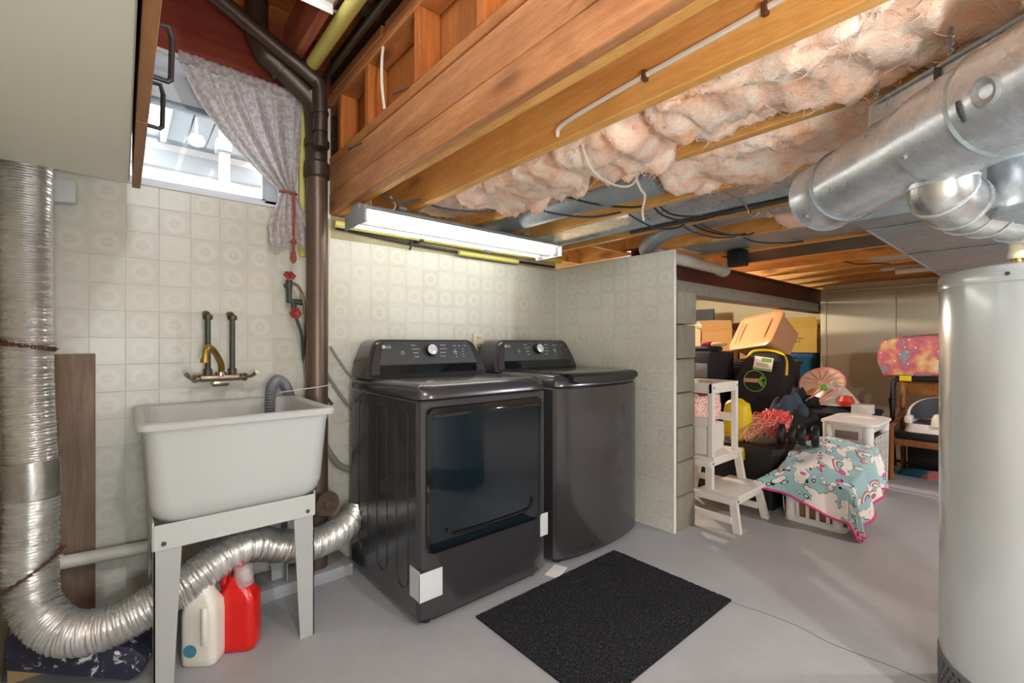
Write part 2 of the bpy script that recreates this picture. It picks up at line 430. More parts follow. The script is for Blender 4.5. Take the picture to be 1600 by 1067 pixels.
def text(name, s, size, loc, rot, m, parent, ext=.0006, align='LEFT'):
    c = bpy.data.curves.new(name, 'FONT'); c.body = s; c.size = size; c.extrude = ext; c.align_x = align; c.align_y = 'CENTER'
    tmp = bpy.data.objects.new('tmp', c); COL.objects.link(tmp); bpy.context.view_layer.update()
    me = bpy.data.meshes.new_from_object(tmp.evaluated_get(bpy.context.evaluated_depsgraph_get()))
    bpy.data.objects.remove(tmp); bpy.data.curves.remove(c); me.materials.clear(); me.materials.append(m)
    o = link(name, me, parent); o.location = Vector(loc) - origin(parent); o.rotation_euler = rot
    return o
# ================================================================== STRUCTURE
T = .1052                      # tile pitch
XD = -.30; YB = 2.35; XE = 6.1
struct('floor', B().box(-.5, -2.8, -.1, 7.3, 4.2, 0), M['floor'], 'grey painted concrete floor', 'floor', smooth=False)
b = B(); random.seed(3)
b.box(4.46, -.6, 0, 4.92, 1.25, .012, .004)
struct('trim_1', b, M['floor'], 'low grey painted concrete step on the floor in front of the chair', 'step')
def crack(pts):
    b = B(); b.tube([(x, y, .0002) for x, y in pts], .0012, 5); return b
struct('trim_2', crack([tuple(at_z(*p).xy) for p in ((1136, 937), (1152, 944), (1200, 960), (1250, 980), (1300, 1006), (1395, 1042), (1450, 1066))]), M['darkgrey'], 'hairline crack in the grey floor beside the mat', 'crack')
# back wall behind the sink with the window opening
wb_ = B(); WX0, WX1, WZ0, WZ1 = -.25, .585, 1.752, 2.30
wb_.box(XD - .1, YB + .006, 0, .80, 2.62, WZ0 - .012); wb_.box(XD - .1, YB + .006, WZ0 - .012, WX0, 2.62, WZ1)
wb_.box(WX1 + .05, YB + .006, WZ0 - .012, .80, 2.62, 2.29)
wall_back = struct('wall_back', wb_, M['grout'], 'back wall behind the laundry sink, faced with patterned tiles', 'wall', smooth=False)
wl = B(); wl.box(.80, YB + .006, 0, 2.44, 2.62, 1.62); wall_laundry = struct('wall_laundry', wl, M['grout'], 'tiled back wall behind the dryer and washer', 'wall', smooth=False)
wl = B(); wl.box(.80, YB + .02, 1.62, 2.44, 2.64, 1.755)
struct('wall_footing', wl, M['concrete_rough'], 'strip of bare concrete above the tiles behind the fluorescent light', 'wall', smooth=False)
wr = B(); wr.box(2.436, 1.412, 0, 2.46, 2.356, 1.651)
wall_right = struct('wall_right', wr, M['grout'], 'tiled side wall right of the washer', 'wall', smooth=False)
def tile_mesh(w, h):
    g = .0006; a = w / 2 - g; c = h / 2 - g; i = .0012; d = -.0014
    me = bpy.data.meshes.new('tile')
    v = [(-a, 0, -c), (a, 0, -c), (a, 0, c), (-a, 0, c), (-a + i, d, -c + i), (a - i, d, -c + i), (a - i, d, c - i), (-a + i, d, c - i)]
    me.from_pydata(v, [], [(4, 5, 6, 7), (0, 1, 5, 4), (1, 2, 6, 5), (2, 3, 7, 6), (3, 0, 4, 7)]); me.materials.append(M['tile']); return me
TM = {}
def tile(parent, u0, u1, z0, z1, place):
    k = (round(u1 - u0, 3), round(z1 - z0, 3))
    if k not in TM: TM[k] = tile_mesh(*k)
    o = link('tile', TM[k], parent); o.location, o.rotation_euler = place((u0 + u1) / 2, (z0 + z1) / 2)
RY = lambda u, z: ((u, YB + .006, z), (0, 0, 0))
RX = lambda u, z: ((2.436, u, z), (0, 0, -PI / 2))
def lay(parent, edges_u, edges_z, place, ok=lambda u0, u1, z0, z1: True):
    for u0, u1 in zip(edges_u, edges_u[1:]):
        for z0, z1 in zip(edges_z, edges_z[1:]):
            if u1 - u0 > .012 and z1 - z0 > .012 and ok(u0, u1, z0, z1): tile(parent, u0, u1, z0, z1, place)
ez = sorted([1.655 - T * k for k in range(16)] + [0.004, 1.740])
eu = [-.298, -.202] + [-.097 + T * k for k in range(8)] + [.795]
lay(wall_back, eu, ez, RY)
ez2 = sorted([1.638 - T * k for k in range(16)] + [0.004])
lay(wall_laundry, [.797 + T * k for k in range(16)] + [2.434], ez2, RY, lambda u0, u1, z0, z1: not (z1 < .25 and 1.1 < u0 < 2.2))
ez3 = sorted([1.651 - T * k for k in range(16)] + [0.004])
lay(wall_right, [1.412 + T * k for k in range(9)] + [2.348], ez3, RX)
struct('trim_3', B().box(.785, YB - .006, 0, .797, YB + .006, 1.70, .003), M['creamtrim'], 'thin pale corner strip beside the brown pipe', 'trim')
# block wall stub with its visible blocks
ws = struct('wall_stub', B().box(2.462, 1.55, 0, 2.67, 4.1, 1.43), M['concrete'], 'bare concrete block wall end right of the tiles', 'wall', smooth=False)
bm0 = B().box(-.106, -.075, -.099, .106, .075, .099, .010)
blk = part('concrete_block', bm0, M['concrete'], ws); blk.location = (2.569, 1.482, .1)
random.seed(5)
for k in range(1, 7):
    o = blk.copy(); COL.objects.link(o); o.parent = ws
    o.location = (2.569 + random.uniform(-.005, .005), 1.482 + random.uniform(-.006, .006), .1 + .203 * k); o.rotation_euler = (0, 0, random.uniform(-.03, .03))
# other walls of the room
struct('wall_left', B().box(XD - .1, -2.7, 0, XD, 2.36, 2.66), M['cream'], 'pale left wall of the basement', 'wall', smooth=False)
struct('wall_front', B().box(XD, -2.8, 0, 7.2, -2.7, 2.66), M['cream'], 'wall behind the viewer', 'wall', smooth=False)
wf = struct('wall_far', B().box(XE, -2.7, 0, XE + .08, 1.68, 1.76), M['creamtrim'], 'far wall faced with tall cream panels', 'wall', smooth=False)
for y0, y1 in ((1.035, 1.64), (.425, 1.025), (-.185, .415), (-.795, -.195)):
    part('panel', B().box(XE - .012, y0, .02, XE + .01, y1, 1.665, .004), M['cream'], wf)
part('trim_board', B().box(XE - .02, 1.645, 0, XE + .08, 1.70, 1.70, .004), M['creamtrim'], wf)
part('trim_board', B().box(XE - .018, -2.7, 1.672, XE + .01, 1.642, 1.70, .004), M['creamtrim'], wf)
struct('wall_storage', B().box(7.0, 1.6, 0, 7.1, 4.2, 2.0).box(2.6, 4.05, 0, 7.1, 4.2, 2.0), M['warmwall'], 'pale wall at the back of the lit storage space', 'wall', smooth=False)
struct('wall_nook', B().box(XE + .08, 1.6, 0, 7.05, 1.68, 2.0), M['warmwall'], 'end wall between storage space and cream panels', 'wall', smooth=False)
# steel beam and lintel over the storage opening
b = B(); b.box(2.64, 1.84, 1.575, XE + .5, 1.85, 1.745).box(2.64, 1.80, 1.575, XE + .5, 1.89, 1.588).box(2.64, 1.80, 1.735, XE + .5, 1.89, 1.748)
struct('beam_steel', b, M['steelred'], 'maroon painted steel beam above the storage opening', 'beam', smooth=False)
b = B().box(2.71, 1.72, 1.465, XE + .5, 1.90, 1.56, .012)
struct('lintel', b, M['concrete'], 'grey lintel under the maroon steel beam', 'lintel')
struct('column_pad', B().box(2.47, 1.56, 1.43, 2.75, 1.90, 1.56, .03), M['concrete'], 'rounded grey mortar pad on top of the block wall', 'pad')
# ceiling over the lower part, with joists
JB, JT = 1.757, 1.952
ceil = struct('ceiling', B().box(.89, -2.75, JT, 7.2, 4.2, JT + .04), M['subfloor'], 'underside of the floor boards above the laundry', 'ceiling', smooth=False)
JX = [1.09, 1.495, 1.93, 2.375, 2.885, 3.41, 3.90, 4.35, 4.8, 5.25, 5.7, 6.15, 6.6]
for i, x in enumerate(JX):
    y1 = 2.6 if x < 2.6 else 4.1
    part('joist', B().box(x - .019, -2.7, JB, x + .019, y1, JT, .003, 1), M['joist'], ceil, smooth=False)
random.seed(11)
for x0, x1 in zip([.87] + JX[:5], JX[:5]):
    part('rim_board', B().box(x0 + .02, 2.50, JB, x1 - .02, 2.53, JT), M['joist'], ceil, smooth=False)
# cross bracing between far joists
part('bracing', B().box(2.40, 2.05, JB + .02, 2.86, 2.07, JT), M['joist'], ceil, smooth=False)
# main wooden beam
mb = thing('wooden_beam', 'big orange wooden beam running overhead from the pipe to the top of the picture', 'beam', (.83, 0, JB), None, 'structure')
part('plank', B().box(.795, -2.7, JB, .829, 2.45, 1.862, .003, 1), M['beamw'], mb, smooth=False)
part('plank', B().box(.797, -2.7, 1.8635, .831, 2.45, 1.996, .003, 1), M['beamw'], mb, smooth=False)
part('plank', B().box(.833, -2.7, JB + .003, .866, 2.45, 1.996, .003, 1), M['joist'], mb, smooth=False)
for y, z in ((1.95, 1.93), (1.52, 1.99), (.62, 1.9)):
    part('nail', B().cyl((.80, y, z + .055), (.745, y + .03, z + .02), .003, n=6), M['black'], mb)
# short stud wall on top of the beam
wu = struct('wall_upper', B().box(.886, -2.7, 2.0, .905, 2.45, 2.40), M['sheath'], 'short stud wall standing on the wooden beam', 'wall', smooth=False)
part('bottom_plate', B().box(.795, -2.7, 1.999, .884, 2.45, 2.040, .003, 1), M['platew'], wu, smooth=False)
part('top_plate', B().box(.795, -2.7, 2.302, .884, 2.45, 2.343, .003, 1), M['platew'], wu, smooth=False)
part('top_plate', B().box(.797, -2.7, 2.345, .884, 1.72, 2.388, .003, 1), M['platew'], wu, smooth=False)
part('top_plate', B().box(.792, 1.74, 2.345, .884, 2.45, 2.388, .003, 1), M['platew'], wu, smooth=False)
for y in (2.22, 1.90, 1.46, 1.08, .68, .28, -.12, -.52):
    part('stud', B().box(.797, y - .019, 2.041, .883, y + .019, 2.301, .002, 1), M['studw'], wu, smooth=False)
part('cable', B().tube([(.80, 1.74, 2.3), (.792, 1.735, 2.24), (.79, 1.73, 2.14), (.796, 1.72, 2.04)], .006, 8), M['cable_white'], wu, 'white cable with dark end hanging in the stud bay')
# higher ceiling over the sink
UZ = 2.62
cu = struct('ceiling_upper', B().box(XD - .1, -2.75, UZ, 1.2, 2.75, UZ + .04), M['subfloor'], 'orange board ceiling above the sink area', 'ceiling', smooth=False)
for x, m in ((.06, 'redwood'), (.60, 'redwood'), (.86, 'darkwood')):
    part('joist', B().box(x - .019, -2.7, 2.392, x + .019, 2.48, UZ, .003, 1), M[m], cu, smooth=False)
for k in range(6):
    part('subfloor_board', B().box(XD, 1.2 + .21 * k, UZ - .012, .9, 1.4 + .21 * k, UZ + .01, .003, 1), M['subfloor'], cu, smooth=False)
struct('rim_joist', B().box(XD - .1, 2.36, 2.302, .80, 2.41, UZ), M['rimred'], 'dark red stained rim board above the window curtain', 'board', smooth=False)
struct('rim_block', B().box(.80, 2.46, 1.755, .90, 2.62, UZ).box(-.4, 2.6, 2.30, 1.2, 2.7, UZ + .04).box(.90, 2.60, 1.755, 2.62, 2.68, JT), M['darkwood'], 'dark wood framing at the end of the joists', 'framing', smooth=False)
struct('trim_4', B().box(.60, 2.335, 1.752, .632, 2.358, 2.30, .003), M['rimred'], 'reddish wood strip between curtain and vertical pipe', 'trim')
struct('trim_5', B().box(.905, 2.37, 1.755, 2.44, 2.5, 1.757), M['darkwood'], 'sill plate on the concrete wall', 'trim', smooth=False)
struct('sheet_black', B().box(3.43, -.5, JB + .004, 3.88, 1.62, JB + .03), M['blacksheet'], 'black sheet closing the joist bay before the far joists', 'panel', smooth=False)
struct('sheet_cream', B().box(4.37, -.5, JB + .02, 4.78, .95, JB + .04), M['cream'], 'pale board between the far joists', 'panel', smooth=False)
# ------------------------------------------------------------------ window
win = struct('window_1', B().box(WX0, 2.50, WZ0 + .004, WX1, 2.54, WZ0 + .055).box(WX1 - .05, 2.50, WZ0, WX1, 2.54, WZ1).box(WX0, 2.50, WZ1 - .13, WX1, 2.54, WZ1).box(WX0, 2.50, WZ0, WX0 + .05, 2.54, WZ1), M['vinyl'], 'small basement window above the sink', 'window', smooth=False)
part('pane', B().box(WX0 + .05, 2.518, WZ0 + .05, WX1 - .05, 2.522, WZ1 - .13), M['glass'], win, smooth=False)
part('sill', B().box(WX0, 2.345, WZ0 - .012, WX1 + .02, 2.50, WZ0 + .002, .004), M['vinyl'], win)
part('reveal', B().box(WX1, 2.357, WZ0, WX1 + .05, 2.54, WZ1).box(WX0, 2.357, WZ1 - .012, WX1, 2.54, WZ1), M['vinyl'], win, smooth=False)
part('sash_rail', B().box(WX0 + .05, 2.495, WZ1 - .155, WX1 - .05, 2.53, WZ1 - .128, .004), M['galv_blue'], win)
part('glazing_bead', B().box(WX1 - .062, 2.506, WZ0 + .05, WX1 - .05, 2.53, WZ1 - .13).box(WX0 + .05, 2.506, WZ0 + .05, WX1 - .05, 2.53, WZ0 + .062), M['vinyl'], win, smooth=False)
# outdoors: ground, neighbour house, post
struct('ground', B().prism([(-6, 2.75), (2.2, 2.75), (2.2, 4.4), (9, 4.4), (9, 14), (-6, 14)], 'z', 1.50, 1.55), M['roofgrey'], 'pale ground outside the window', 'ground', smooth=False)
hs = thing('neighbour_house', 'white sided house seen through the basement window', 'house', (1.0, 6.2, 1.55))
b = B()
for k in range(16): b.add([(-3, 6.2, 1.56 + .2 * k), (6, 6.2, 1.56 + .2 * k), (6, 6.2 + .02, 1.56 + .2 * (k + 1)), (-3, 6.22, 1.56 + .2 * (k + 1)), (-3, 6.3, 1.56 + .2 * k), (6, 6.3, 1.56 + .2 * k)], [(0, 1, 2, 3), (0, 1, 5, 4)])
part('siding', b, M['siding'], hs, smooth=False)
part('band_board', B().box(-3, 6.10, 2.98, 6, 6.19, 3.16, .01), M['roofgrey'], hs)
part('gutter', B().box(-3, 5.98, 3.24, .9, 6.08, 3.30, .01), M['galv_blue'], hs)
b = B()
for k in range(5): b.box(.33 + .16 * k, 4.6, 3.10, .478 + .16 * k, 5.6, 3.13, .006)
sf = part('soffit', b, M['roofgrey'], hs); part('fascia', B().box(.28, 4.55, 3.06, 1.2, 4.60, 3.26, .01).box(.28, 4.6, 3.06, .325, 5.6, 3.26, .01), M['siding'], hs, smooth=False)
part('porch_roof', B().box(.28, 4.55, 3.26, 1.2, 6.2, 3.30, .01), M['roofgrey'], hs)
pp = thing('porch_post', 'weathered wooden post outside the window', 'post', (.655, 4.5, 1.55))
part('post', B().box(.615, 4.46, 1.55, .69, 4.54, 3.06, .008), M['postwood'], pp)
part('cap_band', B().box(.59, 4.44, 2.70, .70, 4.56, 2.80, .006), M['galv_blue'], pp)
fnc = thing('garden_fence', 'pale wooden fence outside at the right of the window', 'fence', (1.5, 4.2, 1.55))
for k in range(9): part('board', B().box(1.02 + .11 * k, 4.2, 1.55, 1.12 + .11 * k, 4.22, 2.62 - .05 * k, .004), M['postwood'], fnc)
part('rail', B().box(1.0, 4.17, 2.2, 2.0, 4.2, 2.28, .004), M['postwood'], fnc)
lp_ = thing('yard_lamp', 'round white lamp outside the window', 'lamp', (.50, 4.9, 2.88))
part('globe', B().lathe([(.0, 0), (.05, .02), (.065, .06), (.05, .10), (0, .12)], (.50, 4.9, 2.84), 16), M['siding'], lp_)
part('arm', B().cyl((.50, 4.9, 2.96), (.50, 4.9, 3.10), .012, n=8), M['siding'], lp_)
# ------------------------------------------------------------------ curtain
ct = thing('curtain', 'white lace curtain tied back at the right of the window', 'curtain', (.5, 2.3, 1.57))
def cur(u, v):
    x_top = .172 + .475 * u; x_tie = .556 + .058 * u
    s = v; e = s ** (1.02 + .35 * (1 - u)) if u < .98 else s
    if u > .5: e = s ** (1 + 2.2 * (u - .5))
    x = x_top + (x_tie - x_top) * e
    amp = .026 * (1 - .5 * v) * min(1, .25 + v * 2.2)
    y = 2.282 + amp * (math.sin(u * PI * 8.5 + 1.0 * math.sin(3 * v)) * .9 + .45 * math.sin(u * PI * 19 + 2 * v)) + .004 * math.sin(u * 31 + v * 7)
    z = 2.272 - .012 * u - (.474 - .02 * u) * v - .02 * math.sin(PI * v) * (1 - u)
    return (x, y, z)
part('drape', B().grid(110, 34, cur), M['curtain'], ct, sharp=180)
def tail(u, v):
    w = .03 + .062 * min(1, v * 1.6); x = .585 + (u - .5) * 2 * w + .012 * v
    y = 2.285 + .014 * math.sin(u * PI * 7 + .5) - .012 * v
    z = 1.80 - .235 * v - .02 * math.sin(u * 9) * v; return (x, y, z)
part('tail', B().grid(40, 16, tail), M['curtain'], ct, sharp=180)
def hdr(u, v):
    a = 2 * PI * v; rr = .020 + .0018 * math.sin(u * 118) + .0012 * math.sin(u * 53)
    return (.172 + .475 * u, 2.287 + rr * .75 * math.cos(a), 2.272 - .012 * u + rr * 1.15 * math.sin(a))
part('rod_pocket', B().grid(160, 10, hdr), M['curtain'], ct, sharp=180)
part('tie_back', B().tube([(.548, 2.29, 1.802), (.57, 2.262, 1.800), (.60, 2.262, 1.800), (.622, 2.29, 1.804)], .006, 8), M['redcord'], ct, 'dark red cord tied round the curtain')
part('tassel', B().tube([(.602, 2.262, 1.80), (.603, 2.262, 1.70), (.601, 2.262, 1.56), (.602, 2.262, 1.50)], .006, 8).lathe([(.004, 0), (.014, .02), (.010, .05), (.004, .06)], (.602, 2.262, 1.475), 10).lathe([(.004, 0), (.013, .01), (.013, .02), (.004, .03)], (.602, 2.262, 1.56), 8), M['redcord'], ct, 'dark red knotted tassel')
solo('curtain_rod', B().cyl((.02, 2.287, 2.276), (.668, 2.287, 2.258), .007), M['whitepaintpipe'], 'thin white rod carrying the lace curtain', 'rod')
# ------------------------------------------------------------------ upper cabinet at left
cab = thing('wall_cabinet', 'white upper cabinet with a wooden door edge above the silver duct', 'cabinet', (-.13, 1.2, 1.64))
part('body', B().box(XD, -.4, 1.645, .018, 1.985, 2.30, .003, 1), M['cabwhite'], cab, smooth=False)
for y0, y1 in ((1.385, 1.99), (.765, 1.375), (.145, .755), (-.40, .135)):
    d = part('door', B().box(.024, y0, 1.628, .046, y1, 2.29, .002, 1), M['oak'], cab, smooth=False)
    hs_ = {1.385: (1.60,), .765: (1.30,), .145: (.70,), -.40: (.10,)}[y0]
    for hy in hs_:
        part('handle', B().tube([(.046, hy, 1.705), (.078, hy, 1.703), (.084, hy, 1.71), (.086, hy, 1.80), (.08, hy, 1.825), (.046, hy, 1.825)], .006, 8, smooth=False), M['black'], d, 'dark brown metal pull handle')
# ================================================================== PIPES NEAR THE WINDOW
b = B(); b.cyl((.70, 2.245, 0), (.70, 2.245, 1.95), .048, n=28)
ds = thing('drain_stack', 'tall brown vertical drain pipe between the window and the dryer', 'pipe', (.70, 2.245, 0))
part('pipe', b, M['brownpipe'], ds)
part('hub', B().lathe([(.05, 0), (.058, .01), (.058, .07), (.05, .08)], (.70, 2.245, 1.88), 28), M['copper_dark'], ds); part('hub', B().lathe([(.05, 0), (.056, .006), (.056, .03), (.05, .036)], (.70, 2.245, 2.03), 28), M['copper_dark'], ds)
pA, pB, pC = at_y(484, 175, 2.23), at_y(470, 140, 2.23), at_y(409, 78, 2.23)
pts = [Vector((.70, 2.245, 1.95)), Vector((.70, 2.242, 2.10)), Vector((.688, 2.235, 2.20)), Vector((.655, 2.232, 2.255)), pC.lerp(pB, .35), pC + Vector((.012, 0, -.01)), pC + Vector((-.018, 0, .07)), pC + Vector((-.02, 0, .2)), pC + Vector((-.02, 0, .32))]
part('bend', B().tube(pts, .046, 24), M['copper_dark'], ds)
for p, q in ((at_y(441, 112, 2.23), at_y(436, 107, 2.23)), (at_y(489, 151, 2.23), at_y(484, 145, 2.23))):
    part('coupling', B().cyl(p, q, .051, n=24), M['copper_dark'], ds)
part('cleanout', B().cyl((.70, 2.245, .37), (.715, 2.16, .37), .05, n=24).cyl((.715, 2.16, .37), (.717, 2.145, .37), .055, n=24).cyl((.717, 2.145, .37), (.718, 2.13, .37), .022, n=6), M['brownpipe'], ds, 'round clean-out plug')
part('branch', B().cyl((.70, 2.245, .34), (.30, 2.26, .36), .028, n=18), M['brownpipe'], ds)
vp = thing('vent_pipe', 'thinner dark copper pipe running diagonally above the window, over the thicker one', 'pipe', (.70, 2.15, 1.95))
e0, e1 = at_y(497, 128, 2.16), at_y(337, -6, 2.16)
part('pipe', B().tube([Vector((e0.x + .01, 2.16, 2.07)), Vector((e0.x + .01, 2.16, 2.20)), e0 + Vector((0, 0, -.01)), e0.lerp(e1, .12), e0.lerp(e1, .55), e1, e1.lerp(e0, -.2)], .0315, 20), M['copper_dark'], vp)
part('coupling', B().cyl(e0.lerp(e1, .03), e0.lerp(e1, .045), .036, n=20).cyl(e0.lerp(e1, .72), e0.lerp(e1, .735), .036, n=20).cyl((e0.x + .01, 2.16, 2.15), (e0.x + .01, 2.16, 2.165), .036, n=20).cyl((e0.x + .01, 2.16, 2.00), (e0.x + .01, 2.16, 2.075), .030, .024, n=20), M['copper_dark'], vp)
solo('gas_pipe', B().tube([(.648, 2.14, 2.358), (.648, .6, 2.358)], .028, 18, smooth=False), M['yellowpipe'], 'thick yellow pipe under the upper joists', 'pipe')
solo('iron_pipe', B().cyl((.725, 2.28, 2.35), (.725, .4, 2.35), .014, n=14), M['copper_dark'], 'thin dark pipe right of the thick yellow one', 'pipe')
solo('gas_riser', B().cyl((.655, 2.318, 1.52), (.655, 2.318, 2.30), .0135, n=14).cyl((.655, 2.318, 1.33), (.655, 2.318, 1.35), .012, n=10), M['yellowpipe'], 'thin yellow pipe down the wall left of the brown drain pipe', 'pipe')
b = B().tube([at_y(490, -8, 1.85), at_y(560, 10, 1.85), at_y(612, 32, 1.9)], .03, 16)
solo('cross_pipe', b, M['brownpipe'], 'brown pipe crossing above the stud wall at the top of the picture', 'pipe')
solo('ceiling_cable', B().tube([at_y(505, 14, 1.78), at_y(540, 20, 1.8), at_y(575, 18, 1.9), at_y(594, 38, 2.0)], .006, 8), M['cable_white'], 'white cable sagging under the upper joists', 'cable')
# upper fluorescent (only its corner shows)
f2 = thing('ceiling_light', 'white fluorescent light whose corner shows at the top edge of the picture', 'light', (.36, 1.2, 2.40))
part('housing', B().box(.20, .45, 2.372, .60, 1.735, 2.391, .004), M['fixture'], f2)
for y in (.445, 1.735): part('end_plate', B().box(.20, y, 2.335, .60, y + .005, 2.391, .002, 1), M['fixture'], f2)
for x in (.30, .50): part('tube', B().cyl((x, .47, 2.352), (x, 1.715, 2.352), .013, n=14), M['tube'], f2)
# ================================================================== VALVES, FAUCET
def hand_wheel(c, m, axis_rot):
    b = B(); n = 30
    pts = [Vector((math.cos(a) * (.021 + .003 * math.cos(6 * a)), math.sin(a) * (.021 + .003 * math.cos(6 * a)), 0)) for a in [2 * PI * k / n for k in range(n + 1)]]
    b.tube(pts, .0045, 6, False, False)
    for k in range(3): a = k * PI / 3; b.cyl((-.02 * math.cos(a), -.02 * math.sin(a), 0), (.02 * math.cos(a), .02 * math.sin(a), 0), .0035, n=6)
    b.lathe([(.007, -.008), (.007, .006)], n=8)
    b.bm.transform(Matrix.Translation(Vector(c)) @ axis_rot); return b
va = thing('water_valve', 'pair of red-handled water taps on dark pipe beside the brown drain pipe', 'valve', (.60, 2.31, 1.2))
part('pipe', B().tube([(.592, 2.30, 1.40), (.592, 2.30, 1.305), (.66, 2.30, 1.298)], .015, 12, smooth=False).cyl((.592, 2.30, 1.38), (.592, 2.352, 1.38), .012).cyl((.61, 2.295, 1.30), (.61, 2.28, 1.235), .012, n=12), M['patina'], va)
part('hand_wheel', hand_wheel((.588, 2.275, 1.42), None, Matrix.Rotation(math.radians(50), 4, 'X')), M['red'], va)
part('hand_wheel', hand_wheel((.61, 2.262, 1.245), None, Matrix.Rotation(math.radians(80), 4, 'X')), M['red'], va)
solo('fill_hose', B().tube([(.602, 2.28, 1.385), (.625, 2.265, 1.365), (.648, 2.26, 1.29), (.662, 2.30, 1.16), (.668, 2.318, 1.0), (.68, 2.318, .9)], .0075, 10), M['chrome'], 'grey braided hose hanging from the upper red tap', 'hose')
solo('fill_hose', B().tube([(.614, 2.265, 1.225), (.64, 2.27, 1.14), (.665, 2.322, 1.02), (.70, 2.325, .93), (.80, 2.33, .80)], .0075, 10), M['patina'], 'dark hose hanging from the lower red tap', 'hose')
fa = thing('faucet', 'old wall faucet with brass spout and chrome levers above the sink', 'faucet', (.31, 2.30, .94))
for x in (.27, .358):
    part('riser', B().tube([(x, 2.352, 1.235), (x, 2.30, 1.232), (x, 2.272, 1.222), (x, 2.268, 1.19), (x, 2.268, .99)], .0105, 12), M['patina'], fa)
    part('flange', B().cyl((x, 2.268, .975), (x, 2.268, 1.0), .016, n=12), M['copper_dark'], fa); part('flange', B().lathe([(.016, 0), (.018, .01), (.016, .02)], (x, 2.268, 1.205), 14), M['copper_dark'], fa)
part('body', B().cyl((.235, 2.262, .962), (.39, 2.262, .962), .016, n=16).box(.285, 2.26, .925, .345, 2.348, .955, .006).cyl((.315, 2.262, .97), (.315, 2.262, .985), .02, n=16), M['chrome'], fa)
part('spout', B().tube([(.315, 2.262, .97), (.316, 2.25, 1.01), (.30, 2.21, 1.045), (.272, 2.16, 1.085), (.252, 2.125, 1.09), (.243, 2.108, 1.068), (.241, 2.104, 1.045)], lambda t: .0125 - .002 * t, 14).cyl((.241, 2.104, 1.05), (.2405, 2.103, 1.032), .0135, .016, n=14), M['brass'], fa)
for sx, x in ((-1, .235), (1, .39)):
    h = part('lever', B().cyl((x, 2.262, .962), (x + sx * .012, 2.245, .962), .017, n=12).tube([(x + sx * .01, 2.24, .962), (x + sx * .03, 2.21, .968), (x + sx * .045, 2.185, .985)], lambda t: .006 + .003 * t, 10), M['chrome'], fa)
# ================================================================== LAUNDRY SINK
sk = thing('laundry_sink', 'white plastic laundry tub on grey metal legs', 'sink', (.31, 2.05, 0))
SX0, SX1, SY0, SY1, SZ = .030, .622, 1.762, 2.325, .862
def ring(x0, x1, y0, y1, z, r, n=7):
    return [Vector((x, y, z)) for x, y in rrect(x0, y0, x1, y1, r, n)]
def loft(rings, cap0=False, cap1=False):
    b = B(); R = [[b.bm.verts.new(p) for p in r] for r in rings]; n = len(R[0])
    for a, c in zip(R, R[1:]):
        for k in range(n): b.bm.faces.new((a[k], a[(k + 1) % n], c[(k + 1) % n], c[k]))
    if cap0: b.bm.faces.new(R[0][::-1])
    if cap1: b.bm.faces.new(R[-1])
    return b
rs = []
rs.append(ring(SX0, SX1, SY0, SY1, SZ - .022, .035)); rs.append(ring(SX0 - .002, SX1 + .002, SY0 - .002, SY1 + .002, SZ - .006, .036))
rs.append(ring(SX0 + .004, SX1 - .004, SY0 + .004, SY1 - .004, SZ, .034)); rs.append(ring(SX0 + .022, SX1 - .022, SY0 + .022, SY1 - .022, SZ + .001, .04))
rs.append(ring(SX0 + .033, SX1 - .033, SY0 + .033, SY1 - .033, SZ - .012, .05)); rs.append(ring(SX0 + .045, SX1 - .045, SY0 + .045, SY1 - .045, SZ - .26, .06))
rs.append(ring(SX0 + .065, SX1 - .065, SY0 + .065, SY1 - .065, SZ - .30, .06)); rs.append(ring(SX0 + .16, SX1 - .16, SY0 + .16, SY1 - .16, SZ - .315, .06))
out = [ring(SX0 + .014, SX1 - .014, SY0 + .014, SY1 - .014, SZ - .024, .04), ring(SX0 + .020, SX1 - .020, SY0 + .02, SY1 - .02, SZ - .05, .045), ring(SX0 + .034, SX1 - .034, SY0 + .034, SY1 - .034, SZ - .27, .055),
       ring(SX0 + .042, SX1 - .042, SY0 + .042, SY1 - .042, SZ - .305, .06), ring(SX0 + .06, SX1 - .06, SY0 + .06, SY1 - .06, SZ - .33, .06), ring(SX0 + .10, SX1 - .10, SY0 + .10, SY1 - .10, SZ - .342, .06)]
part('tub', loft(list(reversed(out)) + rs, True, True), M['sink'], sk, sharp=50)
LX0, LX1, LY0, LY1 = SX0 + .044, SX1 - .066, SY0 + .055, SY1 - .09
b = B()
b.prism([(LX0, .535), (LX1, .535), (LX1, .455), (LX0, .455)], 'y', LY0 - .006, LY0, .001)
b.prism([(LX0, .535), (LX1, .535), (LX1, .455), (LX0, .455)], 'y', LY1, LY1 + .006, .001)
b.box(LX0 - .004, LY0, .455, LX0 + .001, LY1, .545); b.box(LX1, LY0, .455, LX1 + .004, LY1, .545)
part('apron', b, M['sink'], sk, smooth=False)
